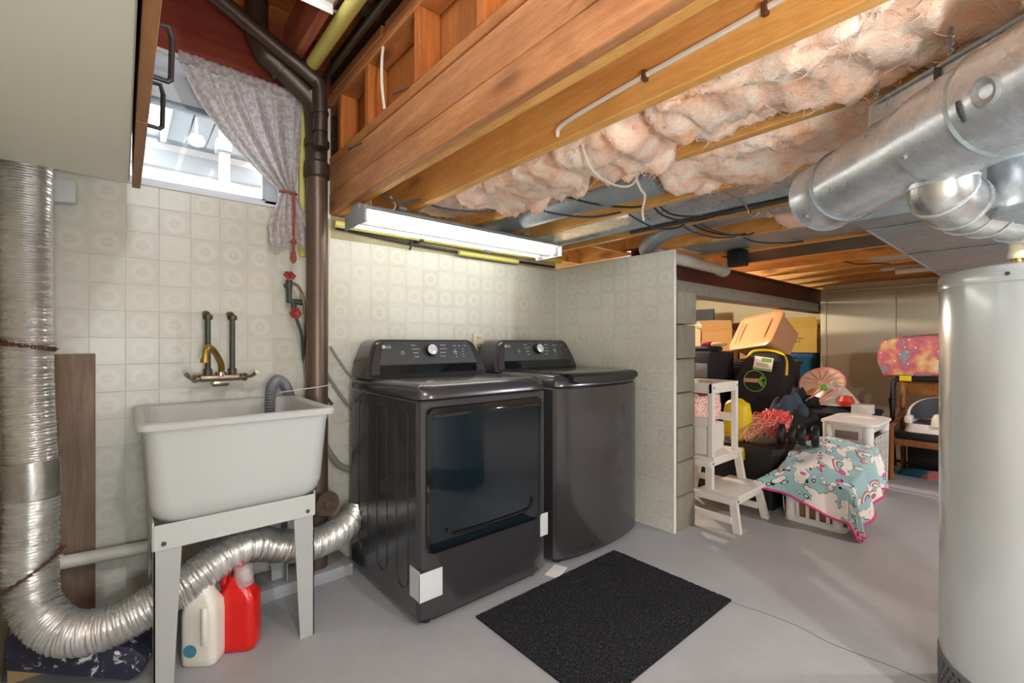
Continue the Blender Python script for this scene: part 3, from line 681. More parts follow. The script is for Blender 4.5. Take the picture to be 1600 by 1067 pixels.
for x, sx in ((LX0, 1), (LX1, -1)):
    for y, sy in ((LY0, 1), (LY1, -1)):
        b = B(); w0, w1 = .074, .050; t = .004
        # L section, tapering to the foot
        b.add([(x, y, .50), (x + sx * w0, y, .50), (x + sx * w1, y, 0), (x, y, 0), (x, y + sy * t, .50), (x + sx * w0, y + sy * t, .50), (x + sx * w1, y + sy * t, 0), (x, y + sy * t, 0)],
              [(0, 1, 2, 3), (4, 5, 6, 7), (0, 1, 5, 4), (1, 2, 6, 5), (2, 3, 7, 6), (3, 0, 4, 7)])
        b.add([(x, y, .50), (x, y + sy * w0, .50), (x, y + sy * w1, 0), (x, y, 0), (x + sx * t, y, .50), (x + sx * t, y + sy * w0, .50), (x + sx * t, y + sy * w1, 0), (x + sx * t, y, 0)],
              [(0, 1, 2, 3), (4, 5, 6, 7), (0, 1, 5, 4), (1, 2, 6, 5), (2, 3, 7, 6), (3, 0, 4, 7)])
        lg = part('leg', b, M['legmetal'], sk, smooth=False)
        part('screw', B().cyl((x + sx * .025, y - sy * .010 if sy > 0 else y + .01, .475), (x + sx * .025, y, .475), .007, n=10), M['rust'], lg)
part('drain_tail', B().cyl((.33, 2.05, .37), (.33, 2.05, .52), .022, n=16).lathe([(.03, 0), (.03, .02)], (.33, 2.05, .42), 12), M['chrome'], sk)
pu = thing('drain_pump', 'dark green drain pump under the sink', 'pump', (.38, 2.15, .345))
part('body', B().lathe([(.02, 0), (.06, .005), (.065, .05), (.05, .09), (.02, .10)], (.40, 2.16, .37), 20).box(.30, 2.12, .38, .40, 2.20, .44, .015), plain('dark_green', (38, 62, 54), .5), pu)
part('bracket', B().box(.39, 2.15, .36, .42, 2.352, .375, .003), M['black'], pu)
# grey discharge hose over the sink rim
def ribbed(pts, r, depth, pitch, n=16, per=10, vary=0., sub=4):
    P = resample(spline([Vector(p) for p in pts], per), pitch / sub)
    b = B(); rings = []; up = None; k = len(P)
    for i, p in enumerate(P):
        d = (P[min(i + 1, k - 1)] - P[max(i - 1, 0)]).normalized()
        if up is None: up = Vector((0, 0, 1)) if abs(d.z) < .9 else Vector((1, 0, 0))
        up = (up - d * up.dot(d)).normalized(); sd = d.cross(up)
        j = i // sub; rv = random.Random(j).uniform(-vary, vary)
        rr = r - depth * .5 + depth * .5 * math.cos(2 * PI * (i % sub) / sub) + rv
        tilt = d * (.004 * math.sin(j * 1.7) if vary else 0)
        rings.append([b.bm.verts.new(p + tilt * math.cos(2 * PI * q / n) + (up * math.cos(2 * PI * q / n) + sd * math.sin(2 * PI * q / n)) * rr) for q in range(n)])
    for a, c in zip(rings, rings[1:]):
        for q in range(n): b.bm.faces.new((a[q], a[(q + 1) % n], c[(q + 1) % n], c[q]))
    b.bm.faces.new(rings[0][::-1]); b.bm.faces.new(rings[-1]); return b
solo('drain_hose', ribbed([(.475, 2.15, .70), (.478, 2.155, .82), (.488, 2.175, .905), (.52, 2.225, .94), (.565, 2.28, .92), (.60, 2.32, .86), (.66, 2.326, .7)], .024, .006, .011), M['hose_grey'], 'grey ribbed drain hose hooked over the back rim of the sink', 'hose')
solo('zip_tie', B().tube([(.53, 2.20, .89), (.64, 2.15, .905), (.752, 2.195, .91)], .002, 6), M['cable_white'], 'thin white tie between the ribbed hose and the brown pipe', 'tie')
# ================================================================== SILVER FLEX DUCT
fd = thing('flex_duct', 'silver foil dryer duct bending down and along under the sink', 'duct', (-.22, 2.08, .2))
part('upper_section', ribbed([(-.232, 2.10, 1.98), (-.232, 2.10, 1.5), (-.230, 2.10, 1.1), (-.224, 2.095, .86), (-.218, 2.09, .72)], .061, .0022, .008, 28, 8, .0004), M['flex'], fd)
part('foil_tape', B().tube([(-.220, 2.09, .735), (-.217, 2.088, .68), (-.216, 2.085, .62)], .0665, 28), M['shiny'], fd, 'smooth crinkled foil tape')
part('lower_section', ribbed([(-.216, 2.085, .64), (-.218, 2.08, .52), (-.220, 2.07, .40), (-.205, 2.045, .285), (-.14, 1.985, .212), (-.05, 1.94, .205), (.05, 1.925, .232), (.16, 1.93, .275), (.30, 1.975, .325), (.40, 2.02, .318), (.50, 2.045, .275), (.62, 2.075, .235), (.74, 2.12, .235), (.815, 2.16, .255), (.858, 2.20, .28)], .066, .0055, .0105, 26, 10, .0010), M['flex'], fd)
def chain(pts, n_links, r=.006):
    P = spline([Vector(p) for p in pts], 20); tot = len(P) - 1; b = B()
    for k in range(n_links):
        a = P[int(k * tot / n_links)]; c = P[min(tot, int((k + 1.25) * tot / n_links))]; d = (c - a).normalized()
        s = d.cross(Vector((0, 0, 1)) if k % 2 else Vector((1, 0, 0))).normalized() * r
        b.tube([a + s, c + s, c - s, a - s, a + s], .0022, 5, False, False)
    return b
def band(z0, tilt, name, r=.070, cy=2.10, cx=-.231):
    return [(cx + r * math.cos(a), cy + r * math.sin(a), z0 + tilt * math.cos(a)) for a in [PI + .2 + k * (PI - .1) / 8 for k in range(9)]]
solo('chain', chain(band(1.10, -.012, 'a', .066), 26), M['rust'], 'rusty chain round the upper part of the silver duct', 'chain')
solo('chain', chain(band(.40, .05, 'b', .074, 2.07, -.222), 28), M['rust'], 'rusty chain round the lower bend of the silver duct', 'chain')
solo('wood_board', B().prism([(-.210, 0.001), (-.078, 0.001), (-.078, 1.068), (-.210, 1.066)], 'y', 2.325, 2.343, .002), M['plankboard'], 'brown wood-grain board standing against the tiles behind the silver duct', 'board')
solo('wall_pipe', B().cyl((-.178, 2.285, .325), (.30, 2.285, .30), .024, n=18).cyl((-.18, 2.285, .327), (-.165, 2.285, .325), .028, n=18), M['whitepaintpipe'], 'white painted pipe along the wall under the sink', 'pipe')
solo('hanging_strap', B().tube([(-.272, 1.72, 1.06), (-.262, 1.73, .98), (-.255, 1.735, .86), (-.262, 1.74, .74), (-.272, 1.74, .62), (-.28, 1.74, .54)], lambda t: .009, 6), M['strap'], 'tan leather-like strap at the left edge beside the silver duct', 'strap')
solo('wall_bracket', B().prism([(-.20, 1.70), (-.128, 1.70), (-.13, 1.62), (-.20, 1.61)], 'y', 2.30, 2.345, .004), M['whitefoam'], 'torn white plaster piece on the wall behind the silver duct', 'plaster')
# paint splattered box, ledge, bottles
bm_ = Matrix.Translation((.045, 2.0, .012)) @ Matrix.Rotation(math.radians(-24), 4, 'Z') @ Matrix.Rotation(math.radians(17), 4, 'Y')
pt = thing('paint_box', 'dark blue box splattered with white paint under the silver duct bend', 'box', (-.09, 2.05, 0))
b = B(); b.prism([(-.33, .0), (.0, .0), (.03, .035), (.03, .075), (-.02, .105), (-.33, .125), (-.36, .09)], 'y', -.075, .085, .008); b.bm.transform(bm_); part('body', b, M['splatter'], pt)
b = B().box(-.27, -.045, .108, -.05, .06, .122, .004); b.bm.transform(bm_); part('lid_panel', b, M['darkgrey'], pt, 'dark grey panel in the lid')
solo('wood_block', B().box(-.285, 2.18, .001, -.20, 2.33, .105, .006), M['tan'], 'tan block on the floor under the splattered box', 'block')
struct('trim_6', B().box(.36, 2.16, 0, .84, 2.345, .055, .004), M['floor'], 'low painted concrete ledge under the sink', 'ledge')
jg = thing('detergent_jug', 'white plastic detergent jug with a white cap under the sink', 'bottle', (.216, 1.915, 0))
def jug_body(cx, cy, w, d, h, neck, rot, tilt=0):
    rg = []
    for z, kx, ky in ((0, .86, .8), (.008, .97, .95), (.03, 1, 1), (h * .62, 1, 1), (h * .74, .93, .95), (h * .86, .66, .74), (h * .95, neck * 2.4 / w, neck * 2.4 / d), (h, neck * 2 / w, neck * 2 / d)):
        rg.append([Vector((x, y, z)) for x, y in rrect(-w / 2 * kx, -d / 2 * ky, w / 2 * kx, d / 2 * ky, min(w * kx, d * ky) * .46 if z > h * .8 else min(w, d) * .28 * min(kx, 1), 5)])
    b = loft(rg, True, True); b.bm.transform(Matrix.Translation((cx, cy, 0)) @ Matrix.Rotation(rot, 4, 'Z')); return b
JR = -.65
part('body', jug_body(.216, 1.915, .118, .085, .275, .022, JR), M['jug'], jg, sharp=60)
part('cap', B().lathe([(.024, 0), (.024, .03), (.022, .034)], (.216, 1.915, .275), 20), M['white'], jg)
hb = B().tube([(.25, -.046, .20), (.25, -.062, .17), (.25, -.062, .12), (.25, -.046, .09)], .010, 8)
hb = B(); hb.tube([(.028, -.042, .205), (.034, -.052, .17), (.034, -.052, .12), (.028, -.042, .085)], .011, 10); hb.bm.transform(Matrix.Translation((.216, 1.915, 0)) @ Matrix.Rotation(JR, 4, 'Z'))
part('handle', hb, M['jug'], jg)
lb = B().lathe([(.001, 0), (.022, 0), (.022, .001)], n=18, mtx=Matrix.Rotation(PI / 2, 4, 'X')); lb.bm.transform(Matrix.Translation((.216, 1.915, 0)) @ Matrix.Rotation(JR, 4, 'Z') @ Matrix.Translation((-.02, -.0425, .06)))
part('sticker', lb, plain('teal_label', (70, 140, 160), .5), jg, 'round teal label')
j2 = thing('detergent_bottle', 'bright red detergent bottle with a clear measuring cap under the sink', 'bottle', (.322, 1.925, 0))
part('body', jug_body(.322, 1.925, .140, .095, .262, .026, -.55), M['jugred'], j2, sharp=60)
part('grip', B().tube([(.292, 1.945, .20), (.282, 1.952, .25), (.287, 1.95, .298), (.317, 1.94, .302), (.337, 1.93, .265)], .015, 10), M['jugred'], j2)
capm = NT('clear_cap'); capm.set(.15); capm.b.inputs['Base Color'].default_value = (.9, .87, .87, 1); capm.b.inputs['Transmission Weight'].default_value = .7; M['capm'] = capm.m
part('measuring_cap', B().lathe([(.030, 0), (.034, .005), (.031, .068), (.028, .07)], (.338, 1.915, .222), 20), M['capm'], j2, 'clear plastic measuring cap')
part('spout', B().lathe([(.02, 0), (.02, .03), (.012, .035), (.012, .05)], (.338, 1.915, .230), 14), M['white'], j2)
# ================================================================== APPLIANCES
def console(b, x0, x1, xt0, xt1, zb, zt, yb, yf0, yf1, r=.05):
    """rounded trapezoid with a sloping front"""
    n = 7; L = []; 
    L.append((x0, zb)); L.append((x0 + (xt0 - x0) * .35, zb + (zt - r - zb) * .62))
    for k in range(n + 1):
        a = PI - .45 - (PI / 2 - .45) * k / n; L.append((xt0 + r + r * math.cos(a) * 1.0, zt - r + r * math.sin(a)))
    for k in range(n + 1):
        a = PI / 2 - (PI / 2 - .45) * k / n; L.append((xt1 - r + r * math.cos(a), zt - r + r * math.sin(a)))
    L.append((x1 - (x1 - xt1) * .35, zb + (zt - r - zb) * .62)); L.append((x1, zb))
    def yf(z): return yf0 + (yf1 - yf0) * (z - zb) / (zt - zb)
    bm = bmesh.new(); n = len(L)
    v0 = [bm.verts.new((x, yf(z), z)) for x, z in L]; v1 = [bm.verts.new((x, yb, z)) for x, z in L]
    bm.faces.new(v0); bm.faces.new(v1[::-1])
    for i in range(n): bm.faces.new((v0[i], v1[i], v1[(i + 1) % n], v0[(i + 1) % n]))
    bmesh.ops.recalc_face_normals(bm, faces=bm.faces[:])
    bmesh.ops.bevel(bm, geom=[e for e in bm.edges if len(e.link_faces) == 2 and v0[0].co.y and all(abs(v.co.y - yf(v.co.z)) < 1e-5 for v in e.verts) and e.calc_face_angle(0) > .5], offset=.016, segments=3, affect='EDGES')
    b.merge(bm); return yf
def appliance(name, label, cat, x0, x1, yf, mt, front_bow, lit):
    r = thing(name, label, cat, ((x0 + x1) / 2, 1.9, 0)); yb = 2.235; w = x1 - x0; cx = (x0 + x1) / 2
    # cabinet footprint, front slightly bowed
    def foot(ins=0., fb=front_bow):
        p = [(x0 + ins, yb)]; n = 14
        p.append((x0 + ins, yf + .03))
        for k in range(n + 1):
            u = k / n; xx = x0 + ins + .012 + (w - 2 * ins - .024) * u
            p.append((xx, yf + ins - fb * (1 - (2 * u - 1) ** 2) + (.012 if k in (0, n) else 0)))
        p.append((x1 - ins, yf + .03)); p.append((x1 - ins, yb)); return p
    def rings(zs): return [[Vector((x, y, z)) for x, y in foot(i)] for i, z in zs]
    part('cabinet', loft(rings([(.004, .035), (0, .045), (0, .876), (.004, .882)]), True, True), mt, r, sharp=30)
    part('base', loft(rings([(.02, .018), (.012, .034)]), True, True), M['black'], r)
    for x in (x0 + .06, x1 - .06):
        for y in (yf + .06, yb - .06): part('foot', B().cyl((x, y, 0), (x, y, .03), .02, n=12), M['black'], r)
    # top deck with a sloping front fascia
    zs = [(.004, .884), (0, .890), (0.002, .915), (.012, .934), (.034, .9455)]
    part('top_deck', loft([[Vector((x, y + (i * .6 if y < yf + .05 else 0), z)) for x, y in foot(i)] for i, z in zs], True, True), mt, r, sharp=40)
    b = B(); fy = console(b, x0 - .004, x1 + .004, x0 + .032, x1 - .036, .940, 1.124, 2.232, 2.03, 2.085, .06)
    part('console', b, mt, r, sharp=32)
    nrm_rot = math.atan2(2.085 - 2.03, .184)         # lean of the console front
    rx = PI / 2 - nrm_rot
    P = lambda x, z, off=.002: (x, fy(z) - off, z)
    q = B(); pa = [(x0 + .062, 1.003), (x1 - .062, 1.003), (x1 - .082, 1.085)] 
    o = []
    for k in range(6): a = k / 5 * PI / 2; o.append((x1 - .085 - .03 + .03 * math.cos(a), 1.085 + .027 * math.sin(a)))
    o2 = []
    for k in range(6): a = PI / 2 + k / 5 * PI / 2; o2.append((x0 + .085 + .03 + .03 * math.cos(a), 1.085 + .027 * math.sin(a)))
    poly = [(x0 + .06, 1.003), (x1 - .06, 1.003)] + o + o2
    q.add([P(x, z, .0025) for x, z in poly] + [P(x, z, -.004) for x, z in poly], [tuple(range(len(poly)))] + [(i, (i + 1) % len(poly), len(poly) + (i + 1) % len(poly), len(poly) + i) for i in range(len(poly))])
    pn = part('control_panel', q, M['panel'], r, smooth=False)
    s = B(); sl = [(x0 + .058, .958), (x1 - .07, .958), (x1 - .062, .999), (x0 + .064, .999)]
    s.add([P(x, z, .002) for x, z in sl] + [P(x, z, -.01) for x, z in sl], [(0, 1, 2, 3), (0, 1, 5, 4), (1, 2, 6, 5), (2, 3, 7, 6), (3, 0, 4, 7)])
    part('vent_slot', s, M['gloss_black'], r, 'glossy black strip under the controls', smooth=False)
    kx = cx + .0 ; kz = 1.066; kr = Matrix.Translation(P(kx, kz, .002)) @ Matrix.Rotation(rx, 4, 'X')
    kb = B().lathe([(.036, 0), (.036, .003), (.028, .005), (.028, .026), (.026, .029)], n=32); kb.bm.transform(kr)
    kn = part('knob', kb, M['black'], r)
    kb = B().lathe([(.0265, .0285), (.0265, .031), (.024, .0325)], n=32); kb.bm.transform(kr)
    part('knob_cap', kb, M['knob'], kn, 'pale satin disc')
    # printed marks
    lx = x0 + .092
    lg = B().lathe([(.0085, 0), (.0085, .0012)], n=20); lg.bm.transform(Matrix.Translation(P(lx, 1.088, .003)) @ Matrix.Rotation(rx, 4, 'X'))
    part('emblem', lg, M['print'], pn)
    em = B(); em.box(-.0008, -.0045, .0012, .0008, .0045, .0018).box(-.0008, -.0045, .0012, .004, -.003, .0018).box(-.006, .001, .0012, -.0035, .0034, .0018)
    em.bm.transform(Matrix.Translation(P(lx, 1.088, .003)) @ Matrix.Rotation(rx, 4, 'X')); part('emblem_mark', em, M['panel'], pn, smooth=False)
    text('logo', 'LG', .021, P(lx + .012, 1.088, .0032), (rx, 0, 0), M['print'], pn)
    for k, (dx, words) in enumerate(((-.105, ('Normal', 'Heavy Duty', 'Bedding', 'Towels')), (.055, ('Delicates', 'Small Load', 'Quick Dry', 'Time Dry')))):
        for j, wd in enumerate(words):
            off = (.012 * (1 if k == 0 else -1)) * (j in (1, 2)) * -1
            text('label', wd, .0085, P(kx + dx + (j * .004 if k == 0 else -j * .004 + .012), 1.096 - .019 * j, .0032), (rx, 0, 0), M['print'], pn)
    for j in range(3): text('label', ('Temp', 'Dry', 'Time')[j], .008, P(x1 - .20 + .034 * j, 1.093, .0032), (rx, 0, 0), M['print'], pn)
    ib = B()
    for i in range(2):
        for j in range(4): ib.box(-.005 + i * .045, -.0012 - j * .014, 0, .005 + i * .045, .0012 - j * .014, .0008)
    ib.bm.transform(Matrix.Translation(P(x1 - .185, 1.075, .0032)) @ Matrix.Rotation(rx, 4, 'X')); part('indicator_marks', ib, M['print'], pn, smooth=False)
    pw = B(); 
    pw.tube([Vector((.009 * math.sin(a), .009 * math.cos(a), .001)) for a in [.5 + k * .45 for k in range(13)]], .0011, 5, True, False); pw.box(-.0011, .003, 0, .0011, .011, .001)
    for ox in (-.155, .150):
        w2 = B(); w2.bm.from_mesh(bpy.data.meshes.new('e')) ; 
        w2.tube([Vector((.008 * math.sin(a), .008 * math.cos(a), .001)) for a in [.5 + k * .45 for k in range(13)]], .0011, 5, True, False); w2.box(-.0011, .003, 0, .0011, .011, .001)
        w2.bm.transform(Matrix.Translation(P(kx + ox, 1.058, .0032)) @ Matrix.Rotation(rx, 4, 'X')); part('icon', w2, M['print'], pn, smooth=False)
    return r
DX0, DX1, DY = .862, 1.546, 1.556
dr = appliance('dryer', 'dark graphite front-door clothes dryer left of the washer', 'dryer', DX0, DX1, DY, M['dryer'], .002, False)
# dryer door
yd = DY
o1 = rrect(.892, .288, 1.498, .858, .028, 6); i1 = rrect(.912, .305, 1.480, .826, .022, 6)
b = B(); n = len(o1)
V = [(x, yd - .001, z) for x, z in o1] + [(x, yd - .014, z) for x, z in rrect(.896, .292, 1.494, .854, .026, 6)] + [(x, yd - .014, z) for x, z in i1] + [(x, yd - .004, z) for x, z in i1]
Fc = []
for k in range(n):
    m_ = (k + 1) % n
    for a in range(3): Fc.append((a * n + k, a * n + m_, (a + 1) * n + m_, (a + 1) * n + k))
b.add(V, Fc)
dd = part('door', b, M['gloss_black'], dr, sharp=30)
g = B(); gp = rrect(.911, .304, 1.481, .827, .022, 6)
def gy(x, z): return yd - .0115 - .006 * (1 - ((x - 1.196) / .285) ** 2) * .6
g.grid(16, 1, lambda u, v: (.911 + .57 * u, gy(.911 + .57 * u, 0), .304 + .523 * v))
part('door_glass', g, M['glass_dark'], dd)
part('door_lip', B().tube([(.975, yd - .016, .375), (.985, yd - .017, .358), (1.02, yd - .018, .349), (1.2, yd - .020, .346), (1.38, yd - .018, .349), (1.42, yd - .017, .358), (1.435, yd - .016, .40)], .0055, 8), M['gloss_black'], dd)
part('hinge_cover', B().box(.912, yd - .018, .815, 1.480, yd - .008, .832, .004), M['gloss_black'], dd)
# embossed arches of the dryer side
b = B()
for yc in (1.70, 1.89, 2.09):
    b.tube([Vector((DX0 - .0004, y, z)) for y, z in rrect(yc - .05, .12, yc + .05, .845, .05, 8)] + [Vector((DX0 - .0004, yc - .05, .17))], .0022, 6, False, False)
part('side_emboss', b, M['dryer'], dr)
part('corner_film', B().box(DX0 - .003, DY - .003, .115, DX0 + .10, DY + .001, .225, .0008, 1).box(DX0 - .003, DY - .003, .118, DX0, DY + .075, .235, .0008, 1), M['whitefoam'], dr, 'white protective film folded round the corner', smooth=False)
part('corner_film', B().box(DX1 - .048, DY - .003, .195, DX1 + .001, DY + .001, .300, .0008, 1), M['whitefoam'], dr, 'white protective film', smooth=False)
WX_0, WX_1 = 1.622, 2.306
wa = appliance('washer', 'dark graphite top-loading washer between dryer and tiled side wall', 'washer', WX_0, WX_1, 1.565, M['washer'], .036, True)
# washer lid with glossy handle lip
b = B(); lid = [(1.70, 2.00), (2.25, 2.00)] + [(2.25 - .55 * k / 10, 1.58 - .034 * (1 - (2 * k / 10 - 1) ** 2)) for k in range(11)]
b.prism(lid, 'z', .944, .953, .003)
ld = part('lid', b, M['washer'], wa)
b = B(); f = lambda u: 1.553 - .034 * (1 - (2 * u - 1) ** 2)
pts = [(0.02, .946, .03), (.06, .918, -.001)]
R = []
for k in range(13):
    u = k / 12; x = 1.70 + .55 * u; y = f((x - WX_0) / (WX_1 - WX_0)); dz = .0 if 0 < k < 12 else .012
    R.append([Vector((x, y + .045, .953)), Vector((x, y + .006, .951)), Vector((x, y - .012, .938)), Vector((x, y - .012, .906 + dz)), Vector((x, y + .004, .902 + dz)), Vector((x, y + .02, .93))])
part('lid_handle', loft(R, True, True), M['black'], ld, 'black handle lip')
solo('paper_scrap', B().box(-.06, -.035, .001, .06, .035, .003, .0005, 1, Matrix.Translation((1.60, 1.55, 0)) @ Matrix.Rotation(.35, 4, 'Z')), M['paper'], 'scrap of white paper on the floor between dryer and washer', 'paper')
# outlet and cords behind the appliances
ol = thing('wall_outlet', 'ivory wall outlet with a plug between the two machines', 'outlet', (1.71, 2.34, 1.06))
part('cover_plate', B().box(1.675, 2.336, 1.05, 1.745, 2.346, 1.165, .003), M['ivory'], ol)
part('socket', B().box(1.694, 2.333, 1.118, 1.726, 2.337, 1.15, .006), M['ivory'], ol)
part('slot', B().box(1.702, 2.332, 1.13, 1.705, 2.334, 1.142).box(1.715, 2.332, 1.13, 1.718, 2.334, 1.142), M['black'], ol, smooth=False)
part('plug', B().cyl((1.715, 2.336, 1.085), (1.715, 2.30, 1.085), .017, n=14), M['hose_grey'], ol)
solo('power_cord', B().tube([(1.715, 2.30, 1.085), (1.712, 2.285, 1.05), (1.70, 2.29, .98), (1.69, 2.30, .80)], .005, 8), M['hose_grey'], 'grey power cord hanging from the ivory outlet', 'cord')
solo('wall_hose', B().tube([(.79, 2.33, 1.09), (.83, 2.335, 1.03), (.90, 2.335, .93), (1.0, 2.33, .85)], .007, 8), M['hose_light'], 'upper grey hose on the tiles left of the dryer', 'hose')
solo('wall_hose', B().tube([(.77, 2.325, .96), (.82, 2.335, .88), (.89, 2.335, .78), (1.0, 2.33, .70)], .009, 8), M['hose_light'], 'middle grey hose on the tiles left of the dryer', 'hose')
solo('wall_hose', B().tube([(.752, 2.318, .62), (.79, 2.325, .55), (.845, 2.325, .48), (.95, 2.32, .44)], .016, 10), M['hose_light'], 'lower thick grey hose on the tiles left of the dryer', 'hose')
# mat
mt = B(); nu, nv = 150, 100
random.seed(2)
mt.grid(nu, nv, lambda u, v: (1.085 + .905 * u, .885 + .615 * v, .008 + random.uniform(-.0016, .0016)))
ee = 0.0
mt.box(1.085, .885, .0005, 1.99, 1.50, .0062)
solo('floor_mat', mt, M['carpet'], 'charcoal carpet mat on the floor in front of the washer', 'mat', smooth=False)
# ================================================================== FLUORESCENT OVER THE MACHINES
fl = thing('fluorescent_light', 'long two-tube fluorescent light hanging over the dryer and washer', 'light', (1.43, 2.05, 1.64))
FX0, FX1, FY0, FY1, FZ0, FZ1 = .808, 2.052, 1.94, 2.168, 1.641, 1.712
ym = (FY0 + FY1) / 2
part('housing', B().box(FX0, FY0, FZ1 - .012, FX1, FY1, FZ1, .002, 1), M['fixture_grey'], fl, smooth=False)
part('housing', B().box(FX0, ym - .035, FZ1, FX1, ym + .035, FZ1 + .030, .002, 1), M['fixture_grey'], fl, smooth=False)
b = B(); b.add([(x, y, z) for x in (FX0, FX1) for y, z in ((FY0 + .002, FZ1 - .014), (FY0 + .045, FZ1 - .016), (ym - .010, FZ0 + .012), (ym + .010, FZ0 + .012), (FY1 - .045, FZ1 - .016), (FY1 - .002, FZ1 - .014))], [(k, k + 1, k + 7, k + 6) for k in range(5)])
part('reflector', b, M['fixture'], fl, smooth=False)
for y in (FY0 + .045, FY1 - .045): part('tube', B().cyl((FX0 + .03, y, FZ0 + .030), (FX1 - .03, y, FZ0 + .030), .019, n=18), M['tube'], fl)
for x in (FX0 + .016, FX1 - .016):
    for y in (FY0 + .045, FY1 - .045): part('lamp_holder', B().box(x - .012, y - .014, FZ0 + .010, x + .012, y + .014, FZ1 - .012, .003), M['fixture'], fl)
for x in (FX0, FX1): part('end_plate', B().box(x - .004, FY0 - .001, FZ0 - .001, x + .004, FY1 + .001, FZ1 + .002, .001, 1), M['fixture_grey'] if x == FX0 else M['fixture'], fl, smooth=False)
for x in (1.0, 1.8): part('mounting_bracket', B().box(x, FY0 + .06, FZ1 + .030, x + .04, FY1 - .06, JB), M['fixture_grey'], fl, smooth=False)
# pipes along the back wall
b = B().cyl((.80, 2.30, 1.70), (2.42, 2.30, 1.70), .019, n=16)
gp = thing('gas_line', 'yellow pipe along the top of the wall behind the fluorescent light', 'pipe', (1.6, 2.30, 1.68))
part('pipe', b, M['yellowpipe'], gp)
part('coupling', B().cyl((1.72, 2.30, 1.70), (1.78, 2.30, 1.70), .024, n=12), M['galv_dull'], gp)
part('hanger', B().box(1.27, 2.275, 1.676, 1.29, 2.37, 1.724, .002, 1), M['rust'], gp)
solo('gas_branch', B().cyl((1.55, 2.315, 1.652), (2.02, 2.315, 1.652), .015, n=14), M['yellowpipe'], 'short yellow pipe under the long one, just above the tiles', 'pipe')
solo('wall_cable', B().tube([(.82, 2.34, 1.69), (1.1, 2.345, 1.675), (1.4, 2.345, 1.665), (1.9, 2.345, 1.66), (2.4, 2.345, 1.66)], .008, 6), M['cable_black'], 'black cable lying on the bare concrete above the tiles', 'cable')
solo('cable_clip', B().tube([(1.235, 2.335, 1.69), (1.235, 2.325, 1.655), (1.23, 2.335, 1.63)], .007, 6), M['cable_blue'], 'blue-grey cable end above the tiles', 'cable')
# ================================================================== INSULATION
def batt(name, label, x0, x1, y0, y1, zb, sag, seed, ends=.06, nx=26, tongues=()):
    ny = max(14, int((y1 - y0) * 62)); sd = Vector((seed * 3.1, seed * 1.7, seed * .9))
    def fbm(p, o=4):
        a = 1; s = 0
        for _ in range(o):
            s += a * noise.noise(p); p = p * 2.07 + Vector((3.1, 1.7, 2.2)); a *= .55
        return s
    def fn(u, v):
        a = 2 * PI * u; ca, sa = math.cos(a), math.sin(a)
        k = min(1, min(v, 1 - v) * (y1 - y0) / ends); k = math.sqrt(max(0, 1 - (1 - k) ** 2))
        px = abs(ca) ** .45 * (1 if ca > 0 else -1); pz = abs(sa) ** .6 * (1 if sa > 0 else -1)
        xc, hw = (x0 + x1) / 2, (x1 - x0) / 2 * (.35 + .65 * k)
        y = y0 + (y1 - y0) * v; zt = JT - .008; zc, hz = (zt + zb) / 2, (zt - zb) / 2 * (.25 + .75 * k)
        x, z = xc + hw * px, zc + hz * pz
        q = Vector((x * 7, y * 7, z * 7)) + sd
        n1 = fbm(q); rid = 1 - abs(noise.noise(q * 1.9 + Vector((5, 5, 5)))) * 2.4
        if pz < .2:
            low = min(1, (.2 - pz) / .6)
            d = sag * (.55 * n1 + .45 * rid) + sag * .25 * noise.noise(q * 6)
            for ty, tx, tr, td in tongues:
                r = math.hypot((y - ty), (x - tx)) / tr
                if r < 1: d += td * (1 - r) ** .7
            z -= d * low * (.3 + .7 * k); y += .02 * noise.noise(q * 2.2) ; x += .012 * noise.noise(q * 3.3) * (1 - abs(px))
            if y < .5: z = max(z, 1.722)
        x = min(max(x, x0), x1); return (x, y, z)
    b = B().grid(nx * 2, ny, fn, closed_u=True)
    o = solo(name, b, M['insul'], label, 'insulation', 'pink insulation pieces between the joists', sharp=180)
    rnd = random.Random(seed); tb = B(); low = [v for v in o.data.vertices if v.normal.z < -.1]
    for v in rnd.sample(low, min(len(low), int(110 + 280 * (y1 - y0)))):
        p = o.location + v.co; d = Vector((rnd.gauss(0, .6), rnd.gauss(0, 1), rnd.uniform(-.5, .1))).normalized(); L_ = rnd.uniform(.015, .05)
        if p.x + d.x * L_ > x1 or p.x + d.x * L_ < x0: d.x *= -1
        q1 = p + d * L_ * .5 + Vector((0, 0, -.004)); q2 = p + d * L_ + Vector((rnd.gauss(0, .006), rnd.gauss(0, .006), rnd.uniform(-.010, .004))); r0 = rnd.uniform(.0007, .0019)
        if y0 < .5: q1.z = max(q1.z, 1.718); q2.z = max(q2.z, 1.718)
        tb.tube([p + Vector((0, 0, .004)), q1, q2], lambda t: r0 * (1 - .85 * t), 5, True, True, 3)
    part('wisps', tb, M['insul'], o, kind='stuff', sharp=180)
    return o
batt('insulation_batt', 'long drooping pink insulation batt nearest the big round duct', 1.116, 1.472, -.62, .80, 1.765, .055, 1, .05, 30, ((.33, 1.42, .09, .06), (.42, 1.36, .07, .04), (-.1, 1.4, .12, .04), (.74, 1.25, .1, .03)))
ib_ = batt('insulation_batt', 'folded pink insulation bundle tied with a white wire', 1.116, 1.474, .80, 1.16, 1.735, .05, 2, .07, 28, ((.86, 1.45, .06, .05),))
batt('insulation_batt', 'ragged pink insulation hanging low left of the tied bundle', 1.116, 1.474, 1.14, 1.80, 1.745, .06, 3, .16, 28, ((1.50, 1.45, .05, .055), (1.62, 1.42, .06, .045), (1.3, 1.44, .1, .04)))
batt('insulation_batt', 'faint pink insulation wedge behind the blue cable near the light', 1.116, 1.474, 1.82, 2.25, 1.80, .03, 4, .2, 20)
